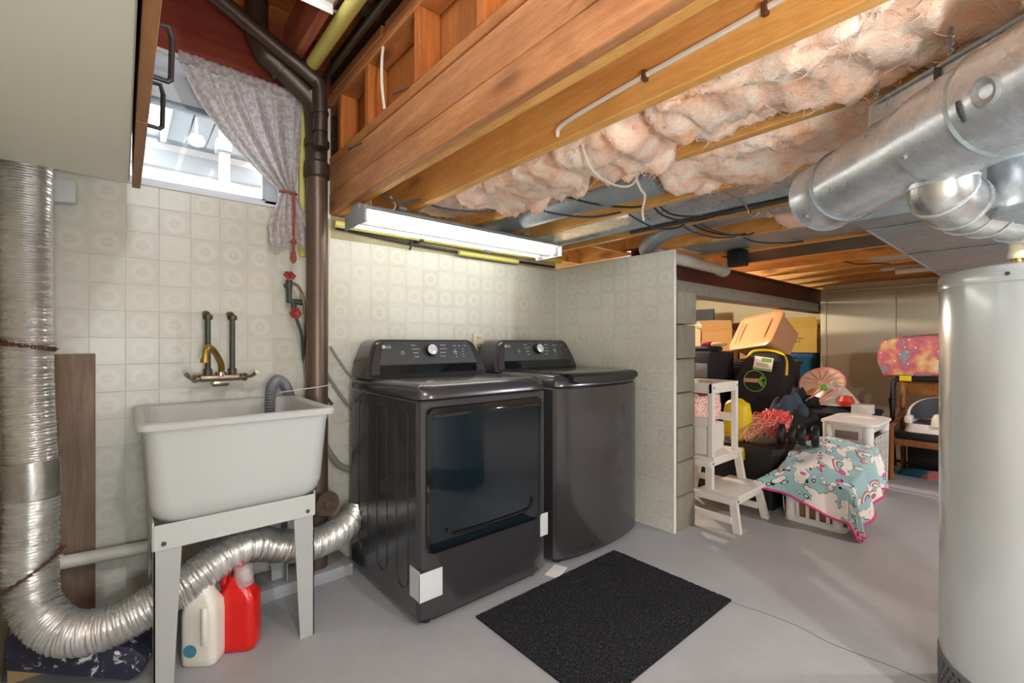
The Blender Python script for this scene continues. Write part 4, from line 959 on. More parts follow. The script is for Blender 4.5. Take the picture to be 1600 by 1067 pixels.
batt('insulation_batt', 'pink insulation batt ending at the open end of the round duct', 1.516, 1.909, .10, 1.03, 1.752, .045, 5, .08, 28, ((.98, 1.7, .1, .05), (.7, 1.85, .12, .02)))
batt('insulation_batt', 'small flat strip of insulation above the open duct end', 2.397, 2.63, .55, 1.03, 1.775, .02, 6, .05, 14)
batt('insulation_batt', 'little pink insulation block between the two grey pipes', 2.66, 2.86, .60, .98, 1.745, .02, 7, .05, 14)
solo('tie_wire', B().tube([(1.474, .985, 1.80), (1.42, .985, 1.69), (1.3, .985, 1.66), (1.18, .985, 1.69), (1.116, .985, 1.80)], .004, 6), M['cable_white'], 'white wire looped under the folded pink bundle', 'wire')
solo('tie_strip', B().tube([(1.50, 1.05, 1.80), (1.56, 1.05, 1.72), (1.60, 1.055, 1.70), (1.59, 1.06, 1.64), (1.60, 1.06, 1.60)], .005, 6), M['cable_white'], 'white twisted strip hanging beside the joist near the insulation', 'strip')
# ================================================================== DUCTS IN THE JOIST BAYS
r = thing('joist_duct', 'dull round duct in the joist bay left of the galvanised pan', 'duct', (1.70, 1.7, 1.80))
part('pipe', B().tube([(1.70, 1.04, 1.80), (1.70, 1.5, 1.815), (1.72, 2.45, 1.825)], .072, 22), M['galv_dull'], r)
part('seam', B().cyl((1.70, 1.06, 1.728), (1.70, 1.48, 1.742), .004, n=6), M['galv_blue'], r)
r = thing('joist_pan', 'flat galvanised pan closing the joist bay above the tiled side wall', 'duct', (2.15, 1.4, 1.77))
part('sheet', B().box(1.955, .25, 1.783, 2.27, 2.45, 1.80, .002, 1), M['galv'], r, smooth=False)
part('flange', B().box(2.255, .25, 1.768, 2.275, 2.45, 1.80, .002, 1), M['galv_dull'], r, smooth=False)
solo('wire_hanger', B().tube([(1.95, .93, 1.782), (2.0, .93, 1.772), (2.2, .93, 1.768), (2.26, .93, 1.745), (2.275, .93, 1.725), (2.29, .93, 1.74)], .0045, 6), M['chrome'], 'bent wire hanger across the galvanised pan', 'hanger')
r = thing('branch_duct', 'narrow blue-grey duct in the next joist bay behind the pan', 'duct', (2.52, 1.2, 1.77))
part('duct', B().box(2.42, .45, 1.765, 2.56, 1.25, 1.86, .004), M['galv_blue'], r)
part('end_collar', B().box(2.412, .74, 1.757, 2.568, .80, 1.868, .004), M['galv_dull'], r)
r = thing('branch_duct', 'wide grey duct in the joist bay in front of the black sheet', 'duct', (3.15, .8, 1.77))
part('duct', B().box(2.94, -.5, 1.775, 3.36, 1.72, 1.87, .004), M['galv_blue'], r)
solo('thin_pipe', B().cyl((2.31, .3, 1.765), (2.31, 1.62, 1.765), .011, n=10), M['darkgrey'], 'thin dark pipe along the joist behind the galvanised pan', 'pipe')
# cables through the joists
def cable(label, m, pts, r=.005, name='cable'): return solo(name, B().tube(pts, r, 8), M[m], label, 'cable')
cable('dark blue cable sagging between the beam and the second joist', 'cable_blue', [(.868, 1.98, 1.80), (.93, 1.98, 1.775), (1.0, 1.96, 1.765), (1.075, 1.93, 1.785), (1.10, 1.92, 1.79)])
cable('dark blue cable crossing below the ragged insulation', 'cable_blue', [(1.10, 1.93, 1.775), (1.2, 1.88, 1.752), (1.36, 1.78, 1.75), (1.48, 1.68, 1.775), (1.51, 1.67, 1.78)])
cable('blue cable crossing below the dull round duct', 'cable_blue', [(1.50, 1.62, 1.762), (1.62, 1.56, 1.738), (1.78, 1.48, 1.735), (1.92, 1.40, 1.768), (1.95, 1.39, 1.772)])
cable('black cable crossing close above the blue one near the round duct', 'cable_black', [(1.50, 1.42, 1.77), (1.66, 1.35, 1.745), (1.84, 1.28, 1.75), (1.94, 1.26, 1.778)])
cable('blue cable looping under the galvanised pan', 'cable_blue', [(1.93, 1.39, 1.772), (2.02, 1.37, 1.738), (2.16, 1.35, 1.715), (2.30, 1.32, 1.735), (2.38, 1.30, 1.770)])
cable('left one of two black cables looping under the galvanised pan', 'cable_black', [(1.93, 1.24, 1.775), (2.04, 1.235, 1.735), (2.2, 1.19, 1.728), (2.36, 1.14, 1.768)])
cable('right one of two black cables looping under the galvanised pan', 'cable_black', [(1.93, 1.215, 1.775), (2.06, 1.20, 1.738), (2.22, 1.10, 1.738), (2.36, 1.03, 1.768)])
for i, (y, z) in enumerate(((1.34, .0), (1.29, .006), (1.24, -.004))):
    cable(('first', 'second', 'third')[i] + ' loop of dark cable over the grey elbow pipe', 'cable_blue' if i != 1 else 'cable_black', [(2.36, y, 1.775), (2.48, y - .02, 1.742 + z), (2.66, y - .06, 1.730 + z), (2.82, y - .09, 1.75 + z), (2.89, y - .10, 1.775)])
cable('light blue cable between the joists left of the black sheet', 'cable_blue', [(2.9, 1.25, 1.775), (3.05, 1.2, 1.745), (3.25, 1.1, 1.75), (3.41, 1.04, 1.775)])
solo('white_loop', B().tube([(.90, 2.10, 1.80), (.905, 2.08, 1.74), (.95, 2.02, 1.722), (.98, 2.0, 1.75), (.965, 2.02, 1.80)], .004, 6), M['cable_white'], 'loop of thin white wire beside the beam', 'wire')
rr_ = thing('white_cable', 'flat white cable stapled along the side of the second joist', 'cable', (1.065, .5, 1.83))
part('cable', B().tube([(1.068, 1.03, 1.775), (1.0625, 1.0, 1.80), (1.0625, .8, 1.818), (1.0625, .5, 1.83), (1.0625, .2, 1.842), (1.0625, -.6, 1.85)], .0075, 8), M['cable_white'], rr_)
for y, z in ((.70, 1.822), (.40, 1.834)): part('staple', B().box(1.052, y - .006, z - .014, 1.071, y + .006, z + .014, .002, 1), M['rust'], rr_, smooth=False)
# grey elbow and pipe on the steel beam
r = thing('drain_line', 'grey pipe with an elbow resting on the maroon steel beam', 'pipe', (2.6, 1.76, 1.70))
part('pipe', B().tube([(2.72, 1.745, 1.715), (3.2, 1.745, 1.712), (3.72, 1.745, 1.705)], .043, 18), M['whitepaintpipe'], r)
part('elbow', B().tube([(2.505, 1.30, 1.80), (2.51, 1.45, 1.795), (2.53, 1.58, 1.765), (2.60, 1.70, 1.725), (2.73, 1.745, 1.715)], .052, 18), M['galv_dull'], r)
part('end_fitting', B().tube([(3.70, 1.745, 1.705), (3.78, 1.745, 1.70), (3.80, 1.745, 1.74)], .05, 16), M['whitepaintpipe'], r)
solo('junction_box', B().box(3.30, 1.40, 1.66, 3.33, 1.50, 1.765, .004).box(3.33, 1.39, 1.655, 3.40, 1.51, 1.768, .004), M['black'], 'small black box with a pale edge hanging by the grey pipe', 'box')
solo('far_lamp', B().cyl((5.02, .55, 1.72), (5.02, .85, 1.72), .03, n=14).cyl((5.02, .45, 1.72), (5.02, .55, 1.72), .02, n=12).box(5.0, .42, 1.73, 5.04, .95, 1.758, .004), M['whitepaintpipe'], 'white tube under the far joists above the cream panels', 'tube')
cable('black wire lying under the far joists', 'cable_black', [(4.35, 1.05, 1.75), (4.5, 1.0, 1.74), (4.62, .9, 1.745), (4.8, .85, 1.753)], .005)
# ================================================================== BIG DUCTS
def cw(xc, zc, h): return Vector((xc * CS + zc * SN, -xc * SN + zc * CS, EYE + h))   # right, forward, up -> world (only for laying out the slanting runs)
bd = thing('round_duct', 'big galvanised round duct slanting across under the joists', 'duct', tuple(cw(.92, 1.1, .46)))
a0, a1 = cw(.955, 1.40, .445), cw(.865, .35, .448)
def along(t): return a0.lerp(a1, t)
part('pipe', B().cyl(along(.10), along(.44), .098, n=40, caps=False), M['galv'], bd)
part('pipe', B().cyl(along(.40), along(1.0), .103, n=40, caps=False), M['galv'], bd)
part('end_collar', B().tube([along(0), along(.004), along(.10), along(.105)], lambda t: .104 if t < .02 or t > .98 else .1015, 40, False, False), M['galv'], bd)
part('seam_ring', B().tube([along(.098), along(.102), along(.106)], lambda t: .098 + .005 * math.sin(PI * t), 40, False, False), M['galv_blue'], bd)
part('seam_ring', B().tube([along(.525), along(.53), along(.535)], lambda t: .103 + .004 * math.sin(PI * t), 40, False, False), M['galv_blue'], bd)
part('inner_wall', B().cyl(along(.002), along(.5), .0965, n=40, caps=False), M['galv_dull'], bd)
ax = (a1 - a0).normalized(); sd = Vector((-1, 0, 0)); sd = (sd - ax * sd.dot(ax)).normalized(); upv = sd.cross(ax); upv = upv if upv.z > 0 else -upv
def on_duct(t, ang, r=.104): return along(t) + (sd * math.cos(ang) + upv * math.sin(ang)) * r, (sd * math.cos(ang) + upv * math.sin(ang))
for t_, an in ((.045, -.75), (.42, -.55)):
    p, n_ = on_duct(t_, an, .102); part('screw', B().cyl(p, p + n_ * .006, .006, .004, n=8), M['galv_dull'], bd)
p, n_ = on_duct(.605, -.22, .1015)
part('knockout', B().lathe([(.026, 0), (.026, .003), (.022, .006), (.012, .001), (.002, 0)], n=24, mtx=Matrix.Translation(p) @ n_.to_track_quat('Z', 'Y').to_matrix().to_4x4()), M['galv_dull'], bd, 'round dimple cap')
p, n_ = on_duct(.557, -.12, .1025); q_, _ = on_duct(.557, -.5, .1025)
part('slot', B().tube([p, on_duct(.557, -.3, .1035)[0], q_], .005, 6), M['darkgrey'], bd)
for txt, t_, an in (('CO', .35, .05), ('GALV', .33, .45), ('STEEL 30 GA', .12, .55)): pass
# side box duct behind it
def hexbox(b, p0, p1, w, h0, h1, rv):
    d = (p1 - p0); d.z = 0; d.normalize(); s = Vector((d.y, -d.x, 0)) * rv
    out = []
    for p in (p0, p1):
        for k in range(7):
            a = PI / 2 * k / 6; out.append(p + s * (0.05 - .05 * math.cos(a) * 1.0) * 0 + Vector((0, 0, h0)))
    return out
p0, p1 = cw(.905, 1.19, 0), cw(.955, .66, 0)
dv = (p1 - p0).normalized(); sv = Vector((-dv.y, dv.x, 0)); sv = sv if sv.dot(Vector((CS, -SN, 0))) > 0 else -sv
b = B(); zt, zb = 1.712, 1.660
q = [(p0 + sv * .30), (p0 + sv * .04)] + [p0 + sv * (.04 - .04 * math.sin(k * PI / 10)) + dv * (.04 - .04 * math.cos(k * PI / 10)) for k in range(1, 6)] + [p1, p1 + sv * .30]
n = len(q); b.add([Vector((v.x, v.y, zt)) for v in q] + [Vector((v.x, v.y, zb)) for v in q], [tuple(range(n)), tuple(range(2 * n - 1, n - 1, -1))] + [(i, (i + 1) % n, n + (i + 1) % n, n + i) for i in range(n)])
sdk = thing('side_duct', 'flat grey duct with a rounded corner behind the big round duct', 'duct', tuple((p0 + p1) / 2 + Vector((0, 0, zb - EYE))))
part('body', b, M['galv'], sdk, sharp=30)
e = p0 + dv * .20 - sv * .002; part('drive_seam', B().cyl((e.x, e.y, zb), (e.x, e.y, zt), .007, n=8), M['darkgrey'], sdk)
e1 = p0 + dv * .05 - sv * .004; e2 = p1 - sv * .003; part('top_hem', B().cyl((e1.x, e1.y, zt - .006), (e2.x, e2.y, zt - .006), .005, n=8), M['galv_dull'], sdk)
for i, t_ in enumerate((.06, .23)):
    c0 = p0 + dv * t_ - sv * .008; b = B()
    for k in range(5): b.lathe([(.004, -.001), (.0075, -.001), (.0075, .001), (.004, .001)], n=10, caps=False, mtx=Matrix.Translation((c0.x - .004 * k * (-1 if i else 1), c0.y, 1.765 - .013 * k)) @ sv.to_track_quat('Z', 'Y').to_matrix().to_4x4())
    solo('hanger_strap', b, M['galv_dull'], ('perforated metal hanger strap at the rounded end of the flat duct', 'perforated metal hanger strap beside the dark seam of the flat duct')[i], 'strap')
# trunk duct
tk = thing('trunk_duct', 'wide rectangular galvanised trunk duct running above the water heater', 'duct', (4, .2, 1.6))
b = B()
for x0, x1 in ((2.28, 2.50), (2.50, 3.35), (3.35, 4.35), (4.35, 6.08)): part('section', B().box(x0 + .002, -.45, 1.605, x1 - .002, .52 if x0 > 2.3 else .53, 1.745, .004), M['galv_dull'], tk)
for x, sx in ((2.50, 0), (3.35, 0), (4.35, 0)): part('drive_cleat', B().box(x - .012, -.45, 1.598, x + .012, .525, 1.606, .003, 1), M['galv_blue'], tk)
part('edge_hem', B().cyl((2.5, .522, 1.607), (6.05, .522, 1.607), .007, n=8), M['galv_dull'], tk)
# flue elbow to the heater
fp = thing('flue_pipe', 'shiny tin elbow and pipe under the big round duct leading to the water heater', 'pipe', tuple(cw(1.0, 1.05, .3)))
k0, k1, k2, k3, k4 = cw(.950, 1.015, .38), cw(.953, 1.015, .352), cw(.985, 1.025, .318), cw(1.10, 1.065, .305), cw(1.40, 1.18, .305)
part('elbow', B().tube([k0, k1, cw(.960, 1.018, .33), k2, cw(1.04, 1.045, .307), k3], .060, 28), M['shiny'], fp)
part('pipe', B().tube([k3, k4, cw(1.53, 1.24, .29), cw(1.545, 1.27, .24), cw(1.545, 1.272, .205)], .058, 28), M['shiny'], fp)
for c_, d_ in ((k1, k0), (cw(1.005, 1.032, .313), cw(1.0, 1.03, .3145)), (cw(1.04, 1.045, .307), cw(1.05, 1.048, .306)), (cw(.960, 1.018, .33), cw(.966, 1.02, .326)), (k3, cw(1.11, 1.068, .305)), (cw(1.22, 1.11, .305), cw(1.23, 1.114, .305))):
    dd_ = (d_ - c_).normalized(); part('crimp_ring', B().cyl(c_ - dd_ * .003, c_ + dd_ * .003, .0625, n=28), M['galv'], fp)
vd = thing('drop_duct', 'vertical galvanised duct elbow at the right edge of the picture', 'duct', tuple(cw(1.155, .95, .27)))
part('pipe', B().cyl(cw(1.155, .95, .272), cw(1.155, .95, .64), .118, n=36, caps=False), M['galv'], vd)
part('rim', B().cyl(cw(1.155, .95, .268), cw(1.155, .95, .284), .122, n=36), M['galv_dull'], vd)
# ================================================================== WATER HEATER
HX, HY = 2.0, -.03
wh = thing('water_heater', 'tall pale grey water heater at the right edge', 'water heater', (HX, HY, 0))
part('tank', B().lathe([(.255, .03), (.26, .04), (.26, 1.288), (.259, 1.292)], (HX, HY, 0), 64), M['heater'], wh, sharp=30)
part('top_cap', B().lathe([(.263, 1.272), (.2635, 1.302), (.258, 1.315), (.24, 1.322), (.1, 1.335), (.0, 1.336)], (HX, HY, 0), 64), M['heater'], wh, sharp=25)
part('base_ring', B().lathe([(.25, 0), (.262, .002), (.263, .158), (.2605, .161)], (HX, HY, 0), 64), M['heatermesh'], wh, sharp=30)
b = B()
for k in range(70):
    for j in range(8):
        a = 2 * PI * (k + .5 * (j % 2)) / 70
        if math.cos(a) < .3: 
            c_ = Vector((HX + .2635 * math.cos(a), HY + .2635 * math.sin(a), .015 + .018 * j)); s_ = Vector((-math.sin(a), math.cos(a), 0)) * .007
            b.add([c_ - s_, c_ + Vector((0, 0, -.006)), c_ + s_, c_ + Vector((0, 0, .006))], [(0, 1, 2, 3)])
part('vent_holes', b, M['black'], wh, smooth=False, kind='stuff')
for a in (2.75, 3.6): part('cap_screw', B().cyl((HX + .262 * math.cos(a), HY + .262 * math.sin(a), 1.29), (HX + .267 * math.cos(a), HY + .267 * math.sin(a), 1.29), .005, n=8), M['darkgrey'], wh)
wp = thing('water_line', 'brass fitting and copper pipe rising from the top of the water heater', 'pipe', (1.79, .055, 1.33))
part('pipe', B().cyl((1.79, .055, 1.32), (1.79, .055, 1.75), .011, n=12), M['brass'], wp)
part('fitting', B().lathe([(.018, 0), (.02, .01), (.016, .03), (.016, .05), (.02, .055), (.02, .07), (.014, .08)], (1.79, .055, 1.33), 16), M['ivory'], wp)
for i, (l, w, c) in enumerate(BULBS):
    lx = thing('light_bulb', ('added fill bulb under the joists behind the viewer', 'added fill bulb under the joists near the water heater', 'added fill bulb hanging over the sink side', 'bare bulb in the storage space')[i], 'light', l)
    part('socket', B().lathe([(.018, 0), (.03, .02), (.045, .05)], (l[0], l[1], l[2] + .055), 16), M['white'], lx)
# ================================================================== RIGHT SIDE: STOOL
st = thing('toddler_tower', 'white wooden step stool with tall guard rails beside the block wall', 'step stool', (2.86, 1.4, 0))
X0, X1 = 2.71, 3.06
def bx(name, *a, **k): return part(name, B().box(*a, .004, 2, **k), M['white'], st)
def slant(name, p, q, w=.042, d=.03):
    p, q = Vector(p), Vector(q); b = B()
    hw, hd = w / 2, d / 2
    b.add([p + Vector((sx * hd, sy * hw, 0)) for sx, sy in ((-1, -1), (1, -1), (1, 1), (-1, 1))] + [q + Vector((sx * hd, sy * hw, 0)) for sx, sy in ((-1, -1), (1, -1), (1, 1), (-1, 1))], [(0, 1, 2, 3), (4, 5, 6, 7), (0, 1, 5, 4), (1, 2, 6, 5), (2, 3, 7, 6), (3, 0, 4, 7)])
    return part(name, b, M['white'], st, smooth=False)
slant('leg', (X0 + .01, 1.175, 0), (X0 + .01, 1.20, .205)); slant('leg', (X1 + .035, 1.165, 0), (X1 + .0, 1.20, .205))
slant('leg', (X0, 1.66, 0), (X0, 1.56, .40)); slant('leg', (X1 + .03, 1.66, 0), (X1, 1.56, .40))
slant('leg', (X0, 1.335, .205), (X0, 1.335, .40)); slant('leg', (X1 + .02, 1.30, .205), (X1, 1.325, .40))
for x in (X0 - .014, X1 + .014):
    bx('side_rail', x - .012, 1.19, .165, x + .012, 1.64, .205); bx('bottom_rail', x - .010, 1.20, .055, x + .010, 1.62, .095)
    bx('upper_rail', x - .012, 1.315, .355, x + .012, 1.60, .398)
bx('step', X0 - .02, 1.155, .205, X1 + .04, 1.39, .225); bx('step_front', X0, 1.172, .165, X1, 1.188, .205)
bx('step', X0 - .02, 1.30, .398, X1 + .025, 1.60, .418); bx('step_front', X0, 1.315, .36, X1, 1.33, .398)
for x, y in ((X0, 1.325), (X1 - .035, 1.325), (X0, 1.575), (X1 - .035, 1.575)): bx('post', x - .018, y - .016, .418, x + .018, y + .016, .862)
bx('guard_rail', X0 - .018, 1.311, .80, X1 - .017, 1.335, .862); bx('guard_rail', X0 - .014, 1.34, .80, X0 + .010, 1.565, .862); bx('guard_rail', X1 - .045, 1.34, .80, X1 - .021, 1.565, .862)
bx('guard_rail', X0 - .014, 1.34, .60, X0 + .010, 1.565, .65); bx('guard_rail', X1 - .045, 1.34, .60, X1 - .021, 1.565, .65); bx('guard_rail', X0 + .02, 1.566, .80, X1 - .055, 1.588, .862)
for x, y, z in ((X0 + .0, 1.309, .835), (X0 + .01, 1.17, .185), (X1 - .035, 1.309, .835), (X1, 1.17, .185), (X0, 1.313, .378)):
    part('screw', B().cyl((x, y - .002, z), (x, y + .004, z), .006, n=8), M['darkgrey'], st)
# things on the stool
def soft_box(x0, y0, z0, x1, y1, z1, bulge, m, name, label, cat, rot=0., tilt=0., group=None):
    b = B(); cx, cy, cz = (x0 + x1) / 2, (y0 + y1) / 2, (z0 + z1) / 2; hx, hy, hz = (x1 - x0) / 2, (y1 - y0) / 2, (z1 - z0) / 2
    t = bmesh.new(); bmesh.ops.create_cube(t, size=2); bmesh.ops.subdivide_edges(t, edges=t.edges[:], cuts=7, use_grid_fill=True)
    for v in t.verts:
        c = v.co.copy(); s = c.normalized()
        k = bulge; c = c.lerp(Vector((s.x * 1.25, s.y * 1.25, s.z * 1.25)), k); w = 1 + .05 * noise.noise(c * 3 + Vector((cx * 9, cy * 7, 0)))
        v.co = Vector((c.x * hx * w, c.y * hy * w, c.z * hz * w))
    t.transform(Matrix.Translation((cx, cy, cz)) @ Matrix.Rotation(rot, 4, 'Z') @ Matrix.Rotation(tilt, 4, 'Y')); b.merge(t)
    return solo(name, b, m, label, cat, group, sharp=180)
soft_box(2.70, 1.36, .42, 2.98, 1.55, .60, .12, M['white'], 'storage_box', 'white box on the upper step of the white stool', 'box', .1)
soft_box(2.70, 1.40, .60, 2.985, 1.54, .80, .45, M['floral'], 'printed_pillow', 'pink printed pillow inside the guard rails of the white stool', 'pillow', -.1)
soft_box(2.72, 1.40, .775, 2.97, 1.54, .835, .35, M['maroon'], 'maroon_cloth', 'maroon cloth folded on the pink printed pillow', 'cloth', .1)
# ================================================================== BLACK TOTE AND THINGS ON IT
def bin_(name, label, cat, x0, y0, x1, y1, h, m, z0=0., lip=.02, taper=.03, lid=None, group=None):
    r = thing(name, label, cat, ((x0 + x1) / 2, (y0 + y1) / 2, z0), group)
    part('body', loft([ring(x0 + taper, x1 - taper, y0 + taper, y1 - taper, z0, .03), ring(x0 + .006, x1 - .006, y0 + .006, y1 - .006, z0 + h - .03, .03), ring(x0 - lip * .5, x1 + lip * .5, y0 - lip * .5, y1 + lip * .5, z0 + h - .028, .035), ring(x0 - lip * .5, x1 + lip * .5, y0 - lip * .5, y1 + lip * .5, z0 + h - .004, .035)] + ([ring(x0, x1, y0, y1, z0 + h - .004, .03), ring(x0 + taper + .01, x1 - taper - .01, y0 + taper + .01, y1 - taper - .01, z0 + .01, .03)] if lid is None else []), True, True), m, r, sharp=40)
    if lid is not None:
        part('lid', loft([ring(x0 - lip, x1 + lip, y0 - lip, y1 + lip, z0 + h - .004, .04), ring(x0 - lip, x1 + lip, y0 - lip, y1 + lip, z0 + h + .016, .04), ring(x0 - lip + .012, x1 + lip - .012, y0 - lip + .012, y1 + lip - .012, z0 + h + .022, .04), ring(x0 + .04, x1 - .04, y0 + .04, y1 - .04, z0 + h + .022, .03), ring(x0 + .05, x1 - .05, y0 + .05, y1 - .05, z0 + h + .012, .03)], True, True), lid, r, sharp=30)
    return r
t1 = bin_('storage_tote', 'black plastic tote with yellow latch behind the white stool', 'tote', 3.22, 1.15, 3.76, 1.78, .40, M['black'], lid=M['black'])
part('latch', B().box(3.195, 1.34, .31, 3.225, 1.40, .40, .006).box(3.185, 1.35, .33, 3.20, 1.39, .375, .005), M['yellow'], t1, 'yellow latch')
soft_box(3.27, 1.36, .425, 3.40, 1.52, .69, .7, M['yellow'], 'yellow_cushion', 'rounded yellow toy standing on the black tote behind the stool post', 'toy')
# wig
wg = thing('doll_hair', 'coral and peach doll hair spilling over the black tote', 'toy', (3.46, 1.27, .425))
random.seed(21)
hd = B().lathe([(.01, 0), (.07, .02), (.09, .08), (.06, .15), (.005, .17)], (3.54, 1.25, .44), 18); part('crown', hd, M['hair'], wg)
def strands(n, m, src, dst, spread, name):
    b = B()
    for k in range(n):
        a = random.uniform(0, 2 * PI); s = Vector(src) + Vector((.07 * math.cos(a), .07 * math.sin(a), random.uniform(-.02, .05)))
        d = Vector(dst) + Vector((random.gauss(0, spread), random.gauss(0, spread), random.gauss(0, spread * .35)))
        mid_ = s.lerp(d, .5) + Vector((random.gauss(0, .03), random.gauss(0, .03), random.uniform(.01, .06)))
        d.z = max(d.z, .43); b.tube([s, mid_, d], lambda t: .0042 * (1 - .6 * t), 4, False, True, 5)
    part(name, b, m, wg, kind='stuff')
strands(150, M['hair'], (3.53, 1.25, .58), (3.44, 1.30, .50), .06, 'hair')
strands(110, M['hair2'], (3.50, 1.27, .54), (3.30, 1.40, .45), .05, 'hair')
# toy wheels
wt = thing('toy_roller', 'row of black toy wheels with red hubs on the aqua blanket', 'toy', (3.42, 1.06, .47))
for k, (yy, xx) in enumerate(((1.165, 3.36), (1.105, 3.385), (1.055, 3.40), (.985, 3.42))):
    c_ = Vector((xx, yy, .500)); mt_ = Matrix.Translation(c_) @ Matrix.Rotation(PI / 2, 4, 'X') @ Matrix.Rotation(.25, 4, 'Y')
    w_ = part('wheel', B().lathe([(.035, -.02), (.062, -.021), (.068, -.012), (.068, .012), (.062, .021), (.035, .02)], n=24, mtx=mt_), M['black'], wt)
    part('hub', B().lathe([(.0, -.015), (.034, -.015), (.034, .015), (.0, .015)], n=12, mtx=mt_), M['redtoy'], w_, 'red hub')
part('axle', B().cyl((3.355, 1.18, .500), (3.425, .97, .500), .010, n=8), M['darkgrey'], wt)
part('chassis', B().box(3.385, 1.01, .47, 3.46, 1.15, .505, .008), M['redtoy'], wt)
# ================================================================== LAUNDRY BASKET + BLANKET
def slotted(b, p0, p1, z0, z1, nh, nv, gap_h, gap_v, off0, th, lean=.0):
    """wall with a grid of openings from p0 to p1 (bars of real thickness)"""
    p0, p1 = Vector(p0), Vector(p1); L = (p1 - p0).length; d = (p1 - p0) / L; nrm = Vector((d.y, -d.x, 0))
    def bar(u0, u1, a0, a1):
        P8 = []
        for s in (0, th):
            for u, z in ((u0, a0), (u1, a0), (u1, a1), (u0, a1)): P8.append(p0 + d * u + Vector((0, 0, z)) + nrm * (s + lean * (z - z0)))
        b.add(P8, [(0, 1, 2, 3), (4, 5, 6, 7), (0, 1, 5, 4), (1, 2, 6, 5), (2, 3, 7, 6), (3, 0, 4, 7)])
    cw_, ch = L / nh, (z1 - z0) / nv
    for i in range(nh + 1): u = i * cw_; bar(max(0, u - gap_h / 2), min(L, u + gap_h / 2), z0, z1)
    for j in range(nv + 1): z = z0 + j * ch; bar(0, L, max(z0, z - gap_v / 2), min(z1, z + gap_v / 2))
BX0, BX1, BY0, BY1 = 3.175, 3.72, .765, 1.09
lb_ = thing('laundry_basket', 'low white laundry basket half hidden by the aqua blanket', 'basket', ((BX0 + BX1) / 2, (BY0 + BY1) / 2, 0))
b = B(); slotted(b, (BX0, BY1 - .03, 0), (BX0, BY0 + .03, 0), .03, .25, 5, 2, .018, .022, 0, .004, .10)
part('side', b, M['basket'], lb_, smooth=False)
b = B(); slotted(b, (BX0 + .03, BY0, 0), (BX1 - .03, BY0, 0), .03, .25, 8, 2, .018, .022, 0, .004, .10); part('side', b, M['basket'], lb_, smooth=False)
b = B(); slotted(b, (BX1, BY0 + .03, 0), (BX1, BY1 - .03, 0), .03, .25, 5, 2, .018, .022, 0, .004, .10); part('side', b, M['basket'], lb_, smooth=False)
b = B(); slotted(b, (BX1 - .03, BY1, 0), (BX0 + .03, BY1, 0), .03, .25, 8, 2, .018, .022, 0, .004, .10); part('side', b, M['basket'], lb_, smooth=False)
b = loft([ring(BX0 + .002, BX1 - .002, BY0 + .002, BY1 - .002, .0, .04), ring(BX0 - .002, BX1 + .002, BY0 - .002, BY1 + .002, .035, .04), ring(BX0 + .004, BX1 - .004, BY0 + .004, BY1 - .004, .035, .04), ring(BX0 + .006, BX1 - .006, BY0 + .006, BY1 - .006, .004, .04)], True, True)
part('base', b, M['basket'], lb_, sharp=40)
b = loft([ring(BX0 - .024, BX1 + .024, BY0 - .024, BY1 + .024, .243, .06), ring(BX0 - .036, BX1 + .036, BY0 - .036, BY1 + .036, .250, .07), ring(BX0 - .036, BX1 + .036, BY0 - .036, BY1 + .036, .262, .07), ring(BX0 - .018, BX1 + .018, BY0 - .018, BY1 + .018, .266, .06), ring(BX0 - .014, BX1 + .014, BY0 - .014, BY1 + .014, .243, .06), ring(BX0 - .024, BX1 + .024, BY0 - .024, BY1 + .024, .243, .06)])
part('rim', b, M['basket'], lb_, sharp=40)
for k, (x, y) in enumerate(((BX0 + .02, BY1 - .04), (BX0 + .02, BY0 + .04), (BX1 - .02, BY1 - .04), (BX1 - .02, BY0 + .04))):
    part('corner', B().prism([(x + .03 * math.cos(a), y + .03 * math.sin(a)) for a in [2 * PI * q / 12 for q in range(12)]], 'z', .02, .25, 0), M['basket'], lb_)
soft_box(BX0 + .03, BY0 + .03, .012, BX1 - .03, BY1 - .03, .28, .12, plain('mixed_laundry', (190, 130, 96), .9, 0, .6, 26), 'laundry_pile', 'heap of laundry inside the low white basket', 'laundry')
soft_box(BX0 - .045, .93, .20, BX0 - .005, 1.12, .285, .4, M['white'], 'white_towel', 'white towel bulging under the left edge of the aqua blanket', 'towel')
